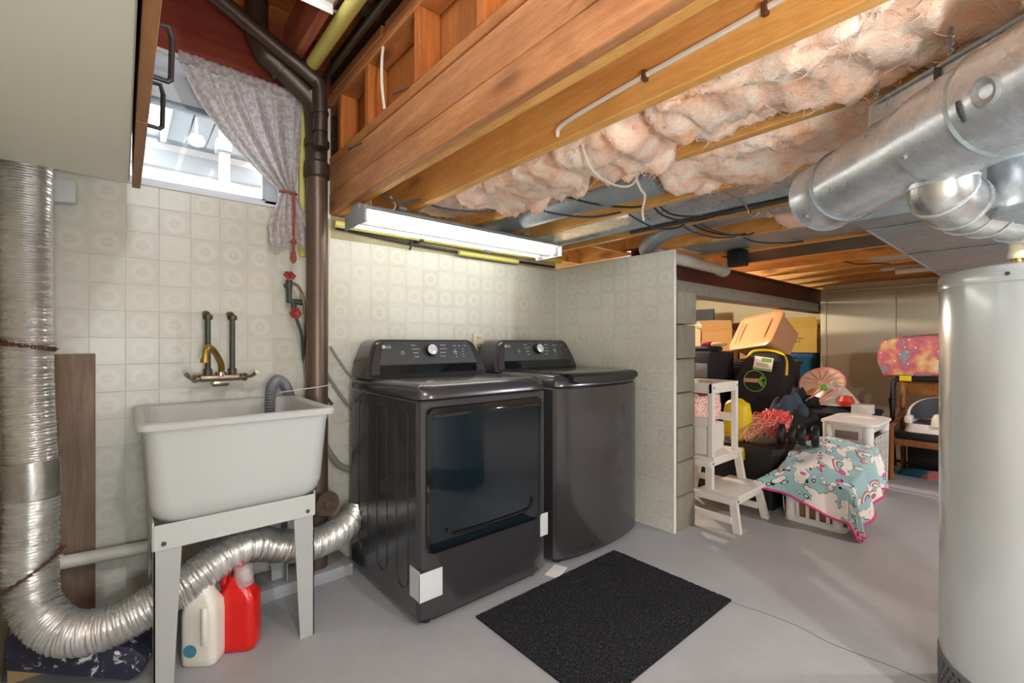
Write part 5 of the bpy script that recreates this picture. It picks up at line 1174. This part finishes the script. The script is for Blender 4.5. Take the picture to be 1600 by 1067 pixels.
def blanket_mat():
    t = NT('aqua_print_blanket'); t.set(.9, 0, .1)
    uv = t.new('ShaderNodeUVMap'); v = uv.outputs[0]
    def sc(k, off=0):
        m_ = t.new('ShaderNodeMapping'); m_.inputs['Scale'].default_value = (k * 2.7, k * 2.7, k); m_.inputs['Location'].default_value = (off, off * .7, 0); t.link(v, m_.inputs[0]); return m_.outputs[0]
    base = lin((164, 206, 212)); ink = lin((52, 54, 66)); wht = lin((244, 240, 236))
    def band(val, a, b_): return t.math('MULTIPLY', t.math('GREATER_THAN', val, a), t.math('LESS_THAN', val, b_))
    # clouds: merged round blobs with an ink outline
    vo = t.new('ShaderNodeTexVoronoi', feature='SMOOTH_F1'); vo.inputs['Scale'].default_value = 1; vo.inputs['Smoothness'].default_value = .12; t.link(sc(9), vo.inputs['Vector'])
    msk = t.noise(sc(2.6, 3.0), 1.0, 1); 
    cl = t.math('SUBTRACT', t.math('ADD', t.math('MULTIPLY', msk, 2.2), -.62), vo.outputs['Distance'])
    col = t.mix(t.math('GREATER_THAN', cl, .0), base, wht); col = t.mix(band(cl, -.035, .015), col, ink)
    # rainbow bands
    ar = t.new('ShaderNodeTexVoronoi'); ar.inputs['Scale'].default_value = 1; t.link(sc(3.4, 1.3), ar.inputs['Vector'])
    d = ar.outputs['Distance']; sepc = t.new('ShaderNodeSeparateColor'); t.link(ar.outputs['Color'], sepc.inputs[0]); on = t.math('GREATER_THAN', sepc.outputs[0], .42)
    sx = t.new('ShaderNodeSeparateXYZ'); t.link(ar.outputs['Position'], sx.inputs[0]); sv_ = t.new('ShaderNodeSeparateXYZ'); t.link(sc(3.4, 1.3), sv_.inputs[0])
    up = t.math('GREATER_THAN', sv_.outputs[1], sx.outputs[1]); on = t.math('MULTIPLY', on, up)
    for lo, c in ((.20, (150, 116, 190)), (.25, (240, 232, 226)), (.30, (176, 214, 140)), (.35, (236, 96, 160))):
        col = t.mix(t.math('MULTIPLY', on, band(d, lo, lo + .05)), col, c)
    for lo in (.195, .395): col = t.mix(t.math('MULTIPLY', on, band(d, lo, lo + .016)), col, ink)
    # stars (small spots)
    vs = t.new('ShaderNodeTexVoronoi'); vs.inputs['Scale'].default_value = 1; vs.distance = 'MANHATTAN'; t.link(sc(11, 5), vs.inputs['Vector'])
    se = t.new('ShaderNodeSeparateColor'); t.link(vs.outputs['Color'], se.inputs[0]); on2 = t.math('GREATER_THAN', se.outputs[1], .62)
    col = t.mix(t.math('MULTIPLY', on2, t.math('LESS_THAN', vs.outputs['Distance'], .17)), col, (240, 236, 200)); col = t.mix(t.math('MULTIPLY', on2, band(vs.outputs['Distance'], .17, .21)), col, ink)
    vp_ = t.new('ShaderNodeTexVoronoi'); vp_.inputs['Scale'].default_value = 1; t.link(sc(5, 9), vp_.inputs['Vector']); sp_ = t.new('ShaderNodeSeparateColor'); t.link(vp_.outputs['Color'], sp_.inputs[0])
    on3 = t.math('GREATER_THAN', sp_.outputs[2], .7); col = t.mix(t.math('MULTIPLY', on3, t.math('LESS_THAN', vp_.outputs['Distance'], .2)), col, (236, 104, 160)); col = t.mix(t.math('MULTIPLY', on3, band(vp_.outputs['Distance'], .2, .235)), col, ink)
    t.link(col, t.b.inputs['Base Color']); return t.m
M['blanket'] = blanket_mat()
CX0, CX1, CY0, CY1, SXE, SYE = 2.93, 3.75, .49, 1.115, 3.150, .745
def drape(u, v):
    xa = CX0 + .105 * v + .02 * math.sin(v * 9)
    X, Y = xa + (CX1 - xa) * u, CY0 + (CY1 - CY0) * v
    ds, dt = max(0, SXE - X), max(0, SYE - Y); r_ = math.hypot(ds, dt)
    x, y = max(X, SXE), max(Y, SYE)
    q = Vector((X * 6, Y * 6, .3))
    z = .302 + .34 * min(x - SXE, .42) + .03 * math.exp(-((X - 3.45) ** 2 + (Y - .95) ** 2) / .03) - .22 * max(0, .14 - (y - SYE))
    z += .016 * noise.noise(q) + .010 * noise.noise(q * 2.3) + .007 * math.sin(X * 40 + Y * 22) * min(1, (x - SXE) * 6)
    z = max(z, .278)
    if r_ > 0:
        a = math.atan2(dt, ds); fold = .020 * math.sin((Y if a < .8 else X) * 30 + a * 5) * min(1, r_ / .12)
        out_ = .020 + .16 * r_ + fold; drop = math.sqrt(max(0, r_ * r_ - (out_ * .4) ** 2))
        x -= math.cos(a) * out_; y -= math.sin(a) * out_; z -= drop
        z = max(z, .012 + .02 * abs(noise.noise(q)))
        y += .13 * max(0, v - .6) / .4 * min(1, ds / .09); x -= .05 * max(0, v - .6) / .4 * min(1, ds / .09)
    return (x, y, z)
bl = thing('blanket', 'aqua printed blanket with pink hem thrown over the low basket', 'blanket', (3.4, .95, .25))
b = B(); b.grid(90, 90, drape); o = part('cloth', b, M['blanket'], bl, sharp=180)
uvl = o.data.uv_layers.new(name='UVMap')
for lp in o.data.loops:
    vi = lp.vertex_index; uvl.data[lp.index].uv = ((vi % 91) / 90 * (CX1 - CX0), (vi // 91) / 90 * (CY1 - CY0))
hem = [Vector(drape(0, v / 60)) for v in range(60, -1, -1)] + [Vector(drape(u / 60, 0)) for u in range(1, 61)]
part('hem', B().tube([h + Vector((-.002, -.002, 0)) for h in hem], .007, 6, True, False), M['pinktrim'], bl, 'pink hem')
# ================================================================== TALL HAMPER
HX0, HX1, HY0, HY1 = 3.79, 4.28, .755, 1.055
hm = thing('laundry_hamper', 'tall white slotted laundry hamper behind the low basket', 'hamper', ((HX0 + HX1) / 2, (HY0 + HY1) / 2, 0))
part('base', loft([ring(HX0 + .03, HX1 - .03, HY0 + .03, HY1 - .03, 0, .05), ring(HX0 + .02, HX1 - .02, HY0 + .02, HY1 - .02, .06, .05), ring(HX0 + .026, HX1 - .026, HY0 + .026, HY1 - .026, .06, .05), ring(HX0 + .034, HX1 - .034, HY0 + .034, HY1 - .034, .006, .05)], True, True), M['basket'], hm, sharp=40)
b = B(); slotted(b, (HX0 + .05, HY0 + .018, 0), (HX1 - .05, HY0 + .018, 0), .06, .47, 6, 12, .030, .013, 0, .004, .03); part('slotted_side', b, M['basket'], hm, smooth=False)
b = B(); slotted(b, (HX1 - .05, HY1 - .018, 0), (HX0 + .05, HY1 - .018, 0), .06, .47, 6, 12, .030, .013, 0, .004, .03); part('slotted_side', b, M['basket'], hm, smooth=False)
b = B()      # plain end with a hand hole
for y0, y1, z0, z1 in ((HY0 + .045, HY1 - .045, .06, .445), (HY0 + .045, .84, .445, .535), (.975, HY1 - .045, .445, .535), (.84, .975, .505, .535)): b.box(HX0 + .004, y0, z0, HX0 + .010, y1, z1)
part('end_panel', b, M['basket'], hm, smooth=False)
part('end_panel', B().box(HX1 - .01, HY0 + .045, .06, HX1 - .004, HY1 - .045, .535), M['basket'], hm, smooth=False)
part('handle_slot', B().box(HX0 + .012, .84, .445, HX0 + .015, .975, .505), plain('grey_lining', (150, 140, 136), .8), hm, 'dark hand hole', smooth=False)
part('shade_core', B().box(HX0 + .035, HY0 + .04, .05, HX1 - .03, HY1 - .04, .46, .02), M['black'], hm, 'black core standing in for the shade inside')  # black core put in as shade, so the slots look dark
for x, y in ((HX0 + .035, HY0 + .045), (HX1 - .035, HY0 + .045), (HX0 + .035, HY1 - .045), (HX1 - .035, HY1 - .045)):
    part('corner', B().cyl((x, y, .04), (x - (.012 if x < 4 else -.012), y - (.008 if y < .9 else -.008), .54), .034, n=18), M['basket'], hm)
part('upper_band', loft([ring(HX0 + .006, HX1 - .006, HY0 + .006, HY1 - .006, .47, .05), ring(HX0, HX1, HY0, HY1, .535, .05), ring(HX0 + .012, HX1 - .012, HY0 + .012, HY1 - .012, .535, .05), ring(HX0 + .014, HX1 - .014, HY0 + .014, HY1 - .014, .505, .05), ring(HX0 + .006, HX1 - .006, HY0 + .006, HY1 - .006, .505, .05)]), M['basket'], hm, sharp=40) if False else None
part('lid', loft([ring(HX0 + .012, HX1 - .012, HY0 + .012, HY1 - .012, .540, .06), ring(HX0 + .012, HX1 - .012, HY0 + .012, HY1 - .012, .562, .06), ring(HX0 + .02, HX1 - .02, HY0 + .02, HY1 - .02, .566, .06), ring(HX0 + .05, HX1 - .13, HY0 + .04, HY1 - .04, .566, .09), ring(HX0 + .065, HX1 - .145, HY0 + .055, HY1 - .055, .556, .08)], True, True), M['basket'], hm, sharp=30)
part('rim', loft([ring(HX0 + .012, HX1 - .012, HY0 + .012, HY1 - .012, .50, .05), ring(HX0 + .002, HX1 - .002, HY0 + .002, HY1 - .002, .535, .06), ring(HX0 - .014, HX1 + .014, HY0 - .014, HY1 + .014, .545, .07), ring(HX0 - .014, HX1 + .014, HY0 - .014, HY1 + .014, .560, .07), ring(HX0 + .012, HX1 - .012, HY0 + .012, HY1 - .012, .566, .06), ring(HX0 + .03, HX1 - .03, HY0 + .03, HY1 - .03, .50, .05)]), M['basket'], hm, sharp=40)
# ================================================================== PILE BEHIND
tw = bin_('storage_tote', 'dark grey tote under the heap of clothes behind the hamper', 'tote', 3.86, 1.13, 4.36, 1.56, .38, M['darkgrey'], lid=M['darkgrey'])
def heap(name, label, cat, c, rx_, ry_, h, z0, m, seed, rot=0.):
    sd = Vector((seed, seed * 2.3, 0)); cR, sR = math.cos(rot), math.sin(rot)
    def fn(u, v):
        a = 2 * PI * u; r_ = v
        q = Vector((math.cos(a) * r_ * 2.2, math.sin(a) * r_ * 2.2, 0)) + sd
        k = 1 + .22 * noise.noise(q * .9) ; hh = (1 - r_ ** 2.2) * h * (1 + .5 * noise.noise(q * 1.3)) + .014 * noise.noise(q * 3) * (1 - r_)
        x, y = rx_ * r_ * k * math.cos(a), ry_ * r_ * k * math.sin(a)
        return (c[0] + x * cR - y * sR, c[1] + x * sR + y * cR, z0 + max(0, hh))
    return solo(name, B().grid(60, 24, fn, True), m, label, cat, sharp=180)
heap('clothes_heap', 'heap of black clothes on the dark grey tote', 'clothes', (4.12, 1.33), .28, .23, .17, .402, M['blackcloth'], 3)
heap('jeans', 'blue denim jeans thrown over the black clothes below the black bag', 'clothes', (4.10, 1.36), .09, .20, .25, .415, M['denim'], 8, .5)
t3 = bin_('storage_tote', 'dark tote under the toys in front of the cream panels', 'tote', 4.50, .96, 5.08, 1.50, .50, M['blackcloth'], lid=M['blackcloth'])
heap('clothes_heap', 'black cloth on the tote under the bag of toys', 'clothes', (4.76, 1.2), .28, .24, .07, .523, M['blackcloth'], 12)
solo('white_carton', B().box(4.56, .93, .525, 4.70, 1.06, .60, .003, 1, ), M['white'], 'small white carton beside the toys against the cream panels', 'carton')
toyb = thing('toy_bag', 'clear bag of pastel toys with pink sticks and a red toy', 'bag', (4.7, 1.22, .57))
part('bag', heap('bag', 'x', 'x', (4.70, 1.22), .16, .22, .17, .56, M['silverbag'], 15).data and B().grid(30, 10, lambda u, v: (4.70 + .15 * v * math.cos(2 * PI * u) * (1 + .2 * noise.noise(Vector((u * 6, v * 2, 0)))), 1.22 + .21 * v * math.sin(2 * PI * u), .575 + .17 * (1 - v ** 2) * (1 + .3 * noise.noise(Vector((u * 9, v * 3, 4))))), True), M['silverbag'], toyb)
bpy.data.objects.remove(bpy.data.objects['bag'] if bpy.data.objects['bag'].parent is None else bpy.data.objects['bag.001'])
part('red_toy', B().lathe([(.0, 0), (.05, .01), (.06, .05), (.04, .09), (0, .10)], (4.60, 1.10, .57), 16), M['redtoy'], toyb, 'round red toy')
for k in range(2): part('stick', B().cyl((4.55, 1.38 - .10 * k, .60), (4.60, 1.26 - .10 * k, .72), .009, n=8), M['pink'], toyb, 'pink stick')
part('green_toy', B().lathe([(.0, 0), (.03, .01), (.03, .04), (0, .05)], (4.60, 1.27, .70), 12), M['green'], toyb)
pl = thing('plush_cat', 'small black plush animal lying beside the clear toy bag', 'toy', (4.48, 1.44, .52))
sk_ = B().lathe([(0, 0), (.05, .02), (.06, .06), (.04, .10), (0, .115)], (4.56, 1.44, .60), 16); part('head', sk_, M['blackcloth'], pl)
part('body', B().tube([(4.60, 1.46, .56), (4.60, 1.42, .585), (4.60, 1.34, .585), (4.60, 1.27, .56)], lambda t: .03 + .03 * math.sin(PI * t), 12), M['blackcloth'], pl)
for y in (1.41, 1.475): part('ear', B().lathe([(.02, 0), (.0, .035)], (4.555, y, .69), 8), M['blackcloth'], pl)
fn_ = thing('pop_up_disc', 'round pink-rimmed cream disc leaning behind the toys', 'toy', (4.95, 1.38, .55))
fm = Matrix.Translation((4.90, 1.36, .735)) @ Matrix.Rotation(math.radians(-48), 4, 'Y') @ Matrix.Rotation(.3, 4, 'Z')
b = B().lathe([(.0, .01), (.09, .004), (.172, .0)], n=40, caps=False, mtx=fm); part('fabric', b, plain('cream_print', (230, 206, 178), .7, 0, .25, 22), fn_)
b = B(); b.tube([Vector((.177 * math.cos(a), .177 * math.sin(a), 0)) for a in [2 * PI * k / 40 for k in range(41)]], .010, 8, False, False); b.bm.transform(fm); part('rim', b, M['pink'], fn_, 'pink rim')
for k in range(14):
    a = 2 * PI * k / 14; b = B().cyl((.03 * math.cos(a), .03 * math.sin(a), .012), (.165 * math.cos(a), .165 * math.sin(a), .004), .003, n=5); b.bm.transform(fm); part('spoke', b, M['pink'], fn_)
# big black bag with badge
bg = thing('black_bag', 'tall black fabric bag with a round green badge and a white label', 'bag', (4.85, 1.86, 0))
rg = []
for z, y0, y1, x0, x1 in ((0, 1.60, 2.12, 4.74, 5.06), (.04, 1.58, 2.14, 4.71, 5.08), (.55, 1.585, 2.13, 4.70, 5.08), (.70, 1.59, 2.10, 4.705, 5.08), (.83, 1.605, 2.05, 4.715, 5.07), (.93, 1.62, 2.0, 4.73, 5.06), (.985, 1.65, 1.96, 4.76, 5.04), (1.0, 1.70, 1.90, 4.80, 5.0)):
    rg.append(ring(x0, x1, y0, y1, z, .05))
part('body', loft(rg, True, True), M['blackcloth'], bg, sharp=60)
def disc(c, r0, r1, m, name, par, lab=None):
    b = B().lathe([(r0, 0), (r1, 0), (r1, .003), (r0, .003)], n=28, mtx=Matrix.Translation(c) @ Matrix.Rotation(-PI / 2, 4, 'Y'), caps=False); return part(name, b, m, par, lab)
BC = (4.700, 1.865, .735)
bdg = disc(BC, .0, .108, plain('badge_black', (20, 26, 22), .6), 'badge', bg, 'round black badge ringed in green')
disc((4.6975, 1.865, .735), .098, .106, M['green'], 'badge_ring', bdg)
b = B(); random.seed(4)
for k in range(9):
    a = random.uniform(-1.2, 1.2); b.tube([(4.695, 1.83, .735), (4.694, 1.83 - .035 * math.cos(a), .735 + .035 * math.sin(a)), (4.696, 1.83 - .065 * math.cos(a), .735 + .065 * math.sin(a))], lambda t: .010 * (1 - .7 * t), 6)
part('badge_leaf', b, M['green'], bdg)
part('badge_band', B().box(4.692, 1.83, .72, 4.6975, 1.965, .758, .001, 1), plain('badge_tan', (196, 150, 110), .6), bdg, smooth=False)
lbm = Matrix.Translation((4.705, 1.79, .905)) @ Matrix.Rotation(.12, 4, 'X') @ Matrix.Rotation(.10, 4, 'Y')
lbl = part('label', B().box(-.004, -.085, -.065, .0, .085, .065, .001, 1, lbm), M['white'], bg, 'white paper label', smooth=False)
part('label_print', B().box(-.006, -.07, .02, -.004, .02, .055, 0, 1, lbm).box(-.006, -.08, -.06, -.004, .08, -.045, 0, 1, lbm), M['green'], lbl, smooth=False)
for k in range(3): part('label_line', B().box(-.0055, -.05, -.005 - .013 * k, -.004, .06, -.001 - .013 * k, 0, 1, lbm), M['darkgrey'], lbl, smooth=False)
part('strap', B().tube([(4.78, 1.97, .95), (4.80, 1.92, 1.02), (4.86, 1.80, 1.03), (4.86, 1.68, 1.0), (4.80, 1.62, .93), (4.74, 1.60, .80)], .013, 8), M['yellow'], bg, 'yellow strap')
# stack at the left behind the wall end
crate = bin_('storage_tote', 'black tote under the dark window-sided box behind the block wall', 'tote', 4.42, 2.16, 4.95, 2.62, .70, M['black'], lid=M['black'])
fb = thing('fabric_box', 'black fabric box with a clear grey window on top of the black tote', 'box', (4.68, 2.4, .725))
part('body', B().box(4.42, 2.17, .724, 4.95, 2.62, 1.02, .02), M['blackcloth'], fb)
part('window', B().box(4.412, 2.20, .76, 4.421, 2.59, .90, .003), plain('smoky_film', (120, 126, 136), .2), fb, 'clear grey window')
part('divider', B().box(4.408, 2.33, .755, 4.413, 2.345, .905).box(4.408, 2.50, .755, 4.413, 2.515, .905), M['black'], fb, smooth=False)
soft_box(4.44, 2.18, 1.022, 4.72, 2.56, 1.07, .3, M['blackcloth'], 'folded_net', 'black netting folded on the fabric box', 'net')
soft_box(4.52, 2.10, 1.072, 4.66, 2.24, 1.11, .4, M['tan'], 'tan_pouch', 'tan pouch lying on the netting near the orange tote', 'pouch', .5)
soft_box(4.50, 2.22, 1.072, 4.60, 2.32, 1.12, .5, M['maroon'], 'maroon_pouch', 'maroon pouch lying on the netting', 'pouch', .3)
cr2 = bin_('storage_tote', 'dark tote behind the black bag holding up the orange tote', 'tote', 5.12, 1.72, 5.55, 2.32, .90, M['black'], lid=M['black'])
# orange tote, tipped up
ot = thing('storage_tote', 'orange plastic tote with its lid, tipped on top of the pile', 'tote', (5.3, 2.05, 1.0))
om = Matrix.Translation((5.13, 2.02, 1.225)) @ Matrix.Rotation(math.radians(-24), 4, 'Z') @ Matrix.Rotation(math.radians(-7), 4, 'X') @ Matrix.Rotation(math.radians(-56), 4, 'Y')
def obx(rgs, m, name, lab=None):
    b = loft(rgs, True, True); b.bm.transform(om); return part(name, b, m, ot, lab, sharp=35)
obx([ring(-.16, .16, -.22, .22, -.30, .05), ring(-.20, .20, -.265, .265, -.01, .06)], M['tote'], 'body')
L_ = obx([ring(-.215, .215, -.285, .285, -.012, .08), ring(-.22, .22, -.29, .29, 0, .08), ring(-.22, .22, -.29, .29, .02, .08), ring(-.20, .20, -.27, .27, .03, .075), ring(-.165, .165, -.22, .22, .03, .05), ring(-.155, .155, -.21, .21, .018, .05)], M['tote'], 'lid')
for y in (-.17, .17):
    b = B().tube([(-.12, y, .02), (-.06, y, .026), (.06, y, .026), (.12, y, .02)], .008, 8); b.bm.transform(om); part('lid_rib', b, M['tote'], ot)
# ledge, boxes, blue tote
struct('wall_ledge', B().box(5.60, 1.75, 0, 7.0, 4.05, .57, .006), M['concrete'], 'low concrete ledge in the storage space', 'ledge')
bt = bin_('storage_tote', 'blue lidded tote with a small label under the yellow carton', 'tote', 6.05, 1.78, 6.75, 2.36, .38, M['teal'], .575, lid=M['blue'])
part('label', B().box(6.040, 1.97, .74, 6.052, 2.10, .83, .001, 1), M['white'], bt, 'small white label', smooth=False)
part('label_print', B().box(6.038, 2.0, .755, 6.041, 2.03, .815).box(6.038, 2.045, .755, 6.041, 2.075, .815), M['darkgrey'], bt, smooth=False)
part('handle', B().box(6.03, 1.93, .93, 6.06, 2.2, .955, .008), M['blue'], bt)
def carton(name, label, x0, y0, z0, x1, y1, z1, m, flaps=True, rot=0):
    r = thing(name, label, 'box', ((x0 + x1) / 2, (y0 + y1) / 2, z0)); t = .006
    part('carton', B().box(x0, y0, z0, x0 + t, y1, z1).box(x1 - t, y0, z0, x1, y1, z1).box(x0, y0, z0, x1, y0 + t, z1).box(x0, y1 - t, z0, x1, y1, z1).box(x0, y0, z0, x1, y1, z0 + t), m, r, smooth=False)
    if flaps:
        for a, mt_ in ((.9, Matrix.Translation((x0, 0, z1)) @ Matrix.Rotation(-.35, 4, 'Y')), (1, Matrix.Translation((x1, 0, z1)) @ Matrix.Rotation(.5, 4, 'Y'))):
            part('flap', B().box(-.003, y0, 0, .003, y1, (y1 - y0) * .33, 0, 1, mt_), m, r, smooth=False)
        part('flap', B().box(x0, -.003, 0, x1, .003, .12, 0, 1, Matrix.Translation((0, y1, z1)) @ Matrix.Rotation(-.6, 4, 'X')), m, r, smooth=False)
    return r
yc = carton('cardboard_box', 'open yellowish cardboard box with black writing on the blue tote', 6.12, 1.74, .985, 6.6, 2.14, 1.28, M['cardboard_y'])
b = B(); random.seed(9)
for row in range(2):
    y = 2.06 - .03 * row
    for k in range(6 - 2 * row):
        b.tube([(6.118, y, 1.15 - .035 * row), (6.118, y - .012, 1.165 - .035 * row), (6.118, y - .02, 1.148 - .035 * row)], .0025, 5); y -= .03
part('handwriting', b, M['black'], yc)
carton('cardboard_box', 'open brown cardboard box beside the orange tote in the storage space', 6.15, 2.72, .575, 6.75, 3.15, 1.27, M['cardboard'])
carton('cardboard_box', 'pale cardboard box farthest left in the storage space', 6.2, 3.18, .575, 6.8, 3.62, 1.24, plain('pale_cardboard', (216, 196, 150), .8), True)
carton('cardboard_box', 'closed cardboard box behind the orange tote in the storage space', 6.3, 2.40, .575, 6.8, 2.70, 1.20, M['cardboard'], False)
soft_box(6.16, 2.85, 1.30, 6.55, 3.3, 1.42, .4, M['silverbag'], 'plastic_bag', 'crumpled clear plastic bag on the open brown cardboard box', 'bag', .4)
solo('dark_board', B().box(6.30, 3.05, 1.26, 6.33, 3.35, 1.58, .003, 1), M['darkgrey'], 'dark board sticking up from the pale cardboard box', 'board')
# ================================================================== CHAIR CORNER
ch = thing('wooden_chair', 'wooden chair with a black seat holding the child booster seat', 'chair', (4.9, .55, 0))
CYa, CYb = .825, .28
for x, y, h in ((4.69, CYa, .44), (4.69, CYb, .44)): part('leg', B().tube([(x - .01, y, 0), (x, y, .2), (x + .01, y, h)], .019, 10), M['chairwood'], ch)
for y in (CYa, CYb): part('leg', B().tube([(5.20, y, 0), (5.14, y, .3), (5.14, y, .5), (5.20, y, .80)], .019, 10), M['chairwood'], ch)
part('seat_rail', B().box(4.685, CYb, .295, 4.705, CYa, .345, .006), M['chairwood'], ch); part('seat_rail', B().box(4.70, CYa - .012, .30, 5.14, CYa + .010, .345, .006), M['chairwood'], ch)
part('seat_rail', B().box(4.70, CYb - .01, .30, 5.14, CYb + .012, .345, .006), M['chairwood'], ch)
part('armrest', B().tube([(4.68, CYa, .44), (4.9, CYa, .455), (5.15, CYa, .53)], .018, 8), M['chairwood'], ch); part('armrest', B().tube([(4.68, CYb, .44), (4.9, CYb, .455), (5.15, CYb, .53)], .018, 8), M['chairwood'], ch)
part('seat', B().box(4.70, CYb + .02, .345, 5.14, CYa - .02, .405, .018), M['black'], ch, 'black padded seat'); part('back_rail', B().box(5.165, CYb, .66, 5.19, CYa, .79, .008), M['chairwood'], ch)
bs = thing('booster_seat', 'white and grey child booster seat on the wooden chair', 'seat', (4.88, .56, .405))
rg = [ring(4.72, 5.06, .37, .755, .406, .05), ring(4.735, 5.05, .385, .74, .47, .06)]
part('base', loft(rg, True, True), M['white'], bs, sharp=40)
n = 22
def shell(u, v, off=0.):
    a = PI * (.02 + .96 * u) ; rx_, ry_ = .165 - off, .175 - off
    h = .49 + (.14 * math.sin(PI * u) ** .7 + .035) * v
    return (4.885 + rx_ * math.sin(a) * (1 + .06 * v) - .03, .562 + ry_ * math.cos(a) * (1 + .10 * v), h)
b = B().grid(n, 6, lambda u, v: shell(u, v)); o = part('shell', b, M['white'], bs, sharp=180); md = o.modifiers.new('thick', 'SOLIDIFY'); md.thickness = .014
b = B().grid(n, 6, lambda u, v: shell(u, v, .018)); part('liner', b, M['darkgrey'], bs, sharp=180)
part('front_post', B().lathe([(.05, 0), (.045, .06), (.03, .09), (.0, .10)], (4.745, .545, .465), 16), M['white'], bs)
for y in (.40, .73): part('arm', B().box(4.74, y - .025, .465, 4.86, y + .025, .53, .018), M['white'], bs)
part('seat_pad', B().box(4.76, .42, .468, 5.02, .70, .482, .006), M['darkgrey'], bs, 'grey seat pad')
fc = thing('folding_chair', 'black metal folding chair behind the wooden chair', 'chair', (5.3, .6, 0))
part('frame', B().tube([(5.06, .885, 0), (5.10, .885, .5), (5.115, .885, .74), (5.12, .86, .785), (5.12, .80, .80), (5.12, .30, .80), (5.12, .24, .785), (5.115, .215, .74), (5.10, .215, .5), (5.06, .215, 0)], .018, 10), M['black'], fc)
part('back_frame', B().tube([(5.33, .91, 0), (5.24, .91, .4), (5.13, .905, .62)], .014, 8), M['black'], fc); part('back_frame', B().tube([(5.33, .19, 0), (5.24, .19, .4), (5.13, .195, .62)], .014, 8), M['black'], fc)
part('cross_bar', B().cyl((5.33, .19, .04), (5.33, .91, .04), .010, n=8), M['black'], fc)
part('foot_cap', B().cyl((5.06, .885, 0), (5.06, .885, .03), .022, n=10), M['black'], fc); part('foot_cap', B().cyl((5.06, .215, 0), (5.06, .215, .03), .022, n=10), M['black'], fc)
part('yellow_tag', B().box(5.095, .76, .78, 5.105, .84, .825, .003), M['yellow'], fc, 'yellow tag')
# tie dye cushion resting on the chair backs
b = B(); t = bmesh.new(); bmesh.ops.create_cube(t, size=2); bmesh.ops.subdivide_edges(t, edges=t.edges[:], cuts=11, use_grid_fill=True)
for v in t.verts:
    c = v.co; s = c.normalized() * 1.22; c = c.lerp(s, .34)
    y = c.y * .40; z = c.z * .172 - .02 * max(0, c.y) ** 3 ; v.co = Vector((c.x * .17, y, z + .012 * noise.noise(c * 3)))
t.transform(Matrix.Translation((5.26, .59, 1.0)) @ Matrix.Rotation(math.radians(-2), 4, 'X')); b.merge(t)
solo('plush_cushion', b, M['tiedye'], 'big tie-dye plush cushion in pink, orange and blue on the chair backs', 'cushion', sharp=180)
solo('storage_box', B().box(5.05, .30, 0, 5.28, .78, .26, .01), M['black'], 'black box on the floor under the wooden chair', 'box')
for k, (x, y, m, lab) in enumerate(((4.98, .60, 'pink', 'pinkish shoe on the floor under the wooden chair'), (4.98, .72, 'teal', 'teal shoe on the floor under the wooden chair'))):
    rg = [[Vector((x + .05 * a * s_, y - .11 + .22 * u, z)) for a in (1,)] for s_ in (1,) for u, z in ((0, 0),)]
    b = loft([ring(x - .038 * s, x + .038 * s, y - .11 + o_, y + .11 * e_, z, .03) for z, s, o_, e_ in ((.001, .9, 0, .95), (.02, 1, -.003, 1), (.05, .85, .0, .75), (.075, .55, .0, .15))], True, True)
    part_ = solo('shoe', b, M[m], lab, 'shoe', sharp=60)

wl_ = thing('fill_lamp', 'added round fill lamp on a stand behind the viewer', 'lamp', (0.05, -0.75, 0))  # unseen lamp with stand, added for fill light
part('stand', B().cyl((0.05, -0.98, 0.02), (0.05, -0.98, 0.95), .015, n=12).cyl((0.05, -0.98, .95), (0.05, -0.94, .95), .012, n=10), M['black'], wl_)
part('base', B().lathe([(.16, 0), (.16, .015), (.02, .03)], (0.05, -0.98, 0), 24), M['black'], wl_)
part('shade', B().lathe([(.19, 0), (.10, -.03), (.04, -.05)], n=28, caps=False, mtx=Matrix.Translation((0.05, -0.93, 0.95)) @ Matrix.Rotation(-PI / 2, 4, 'X') @ Matrix.Rotation(0, 4, 'Z')), M['white'], wl_)
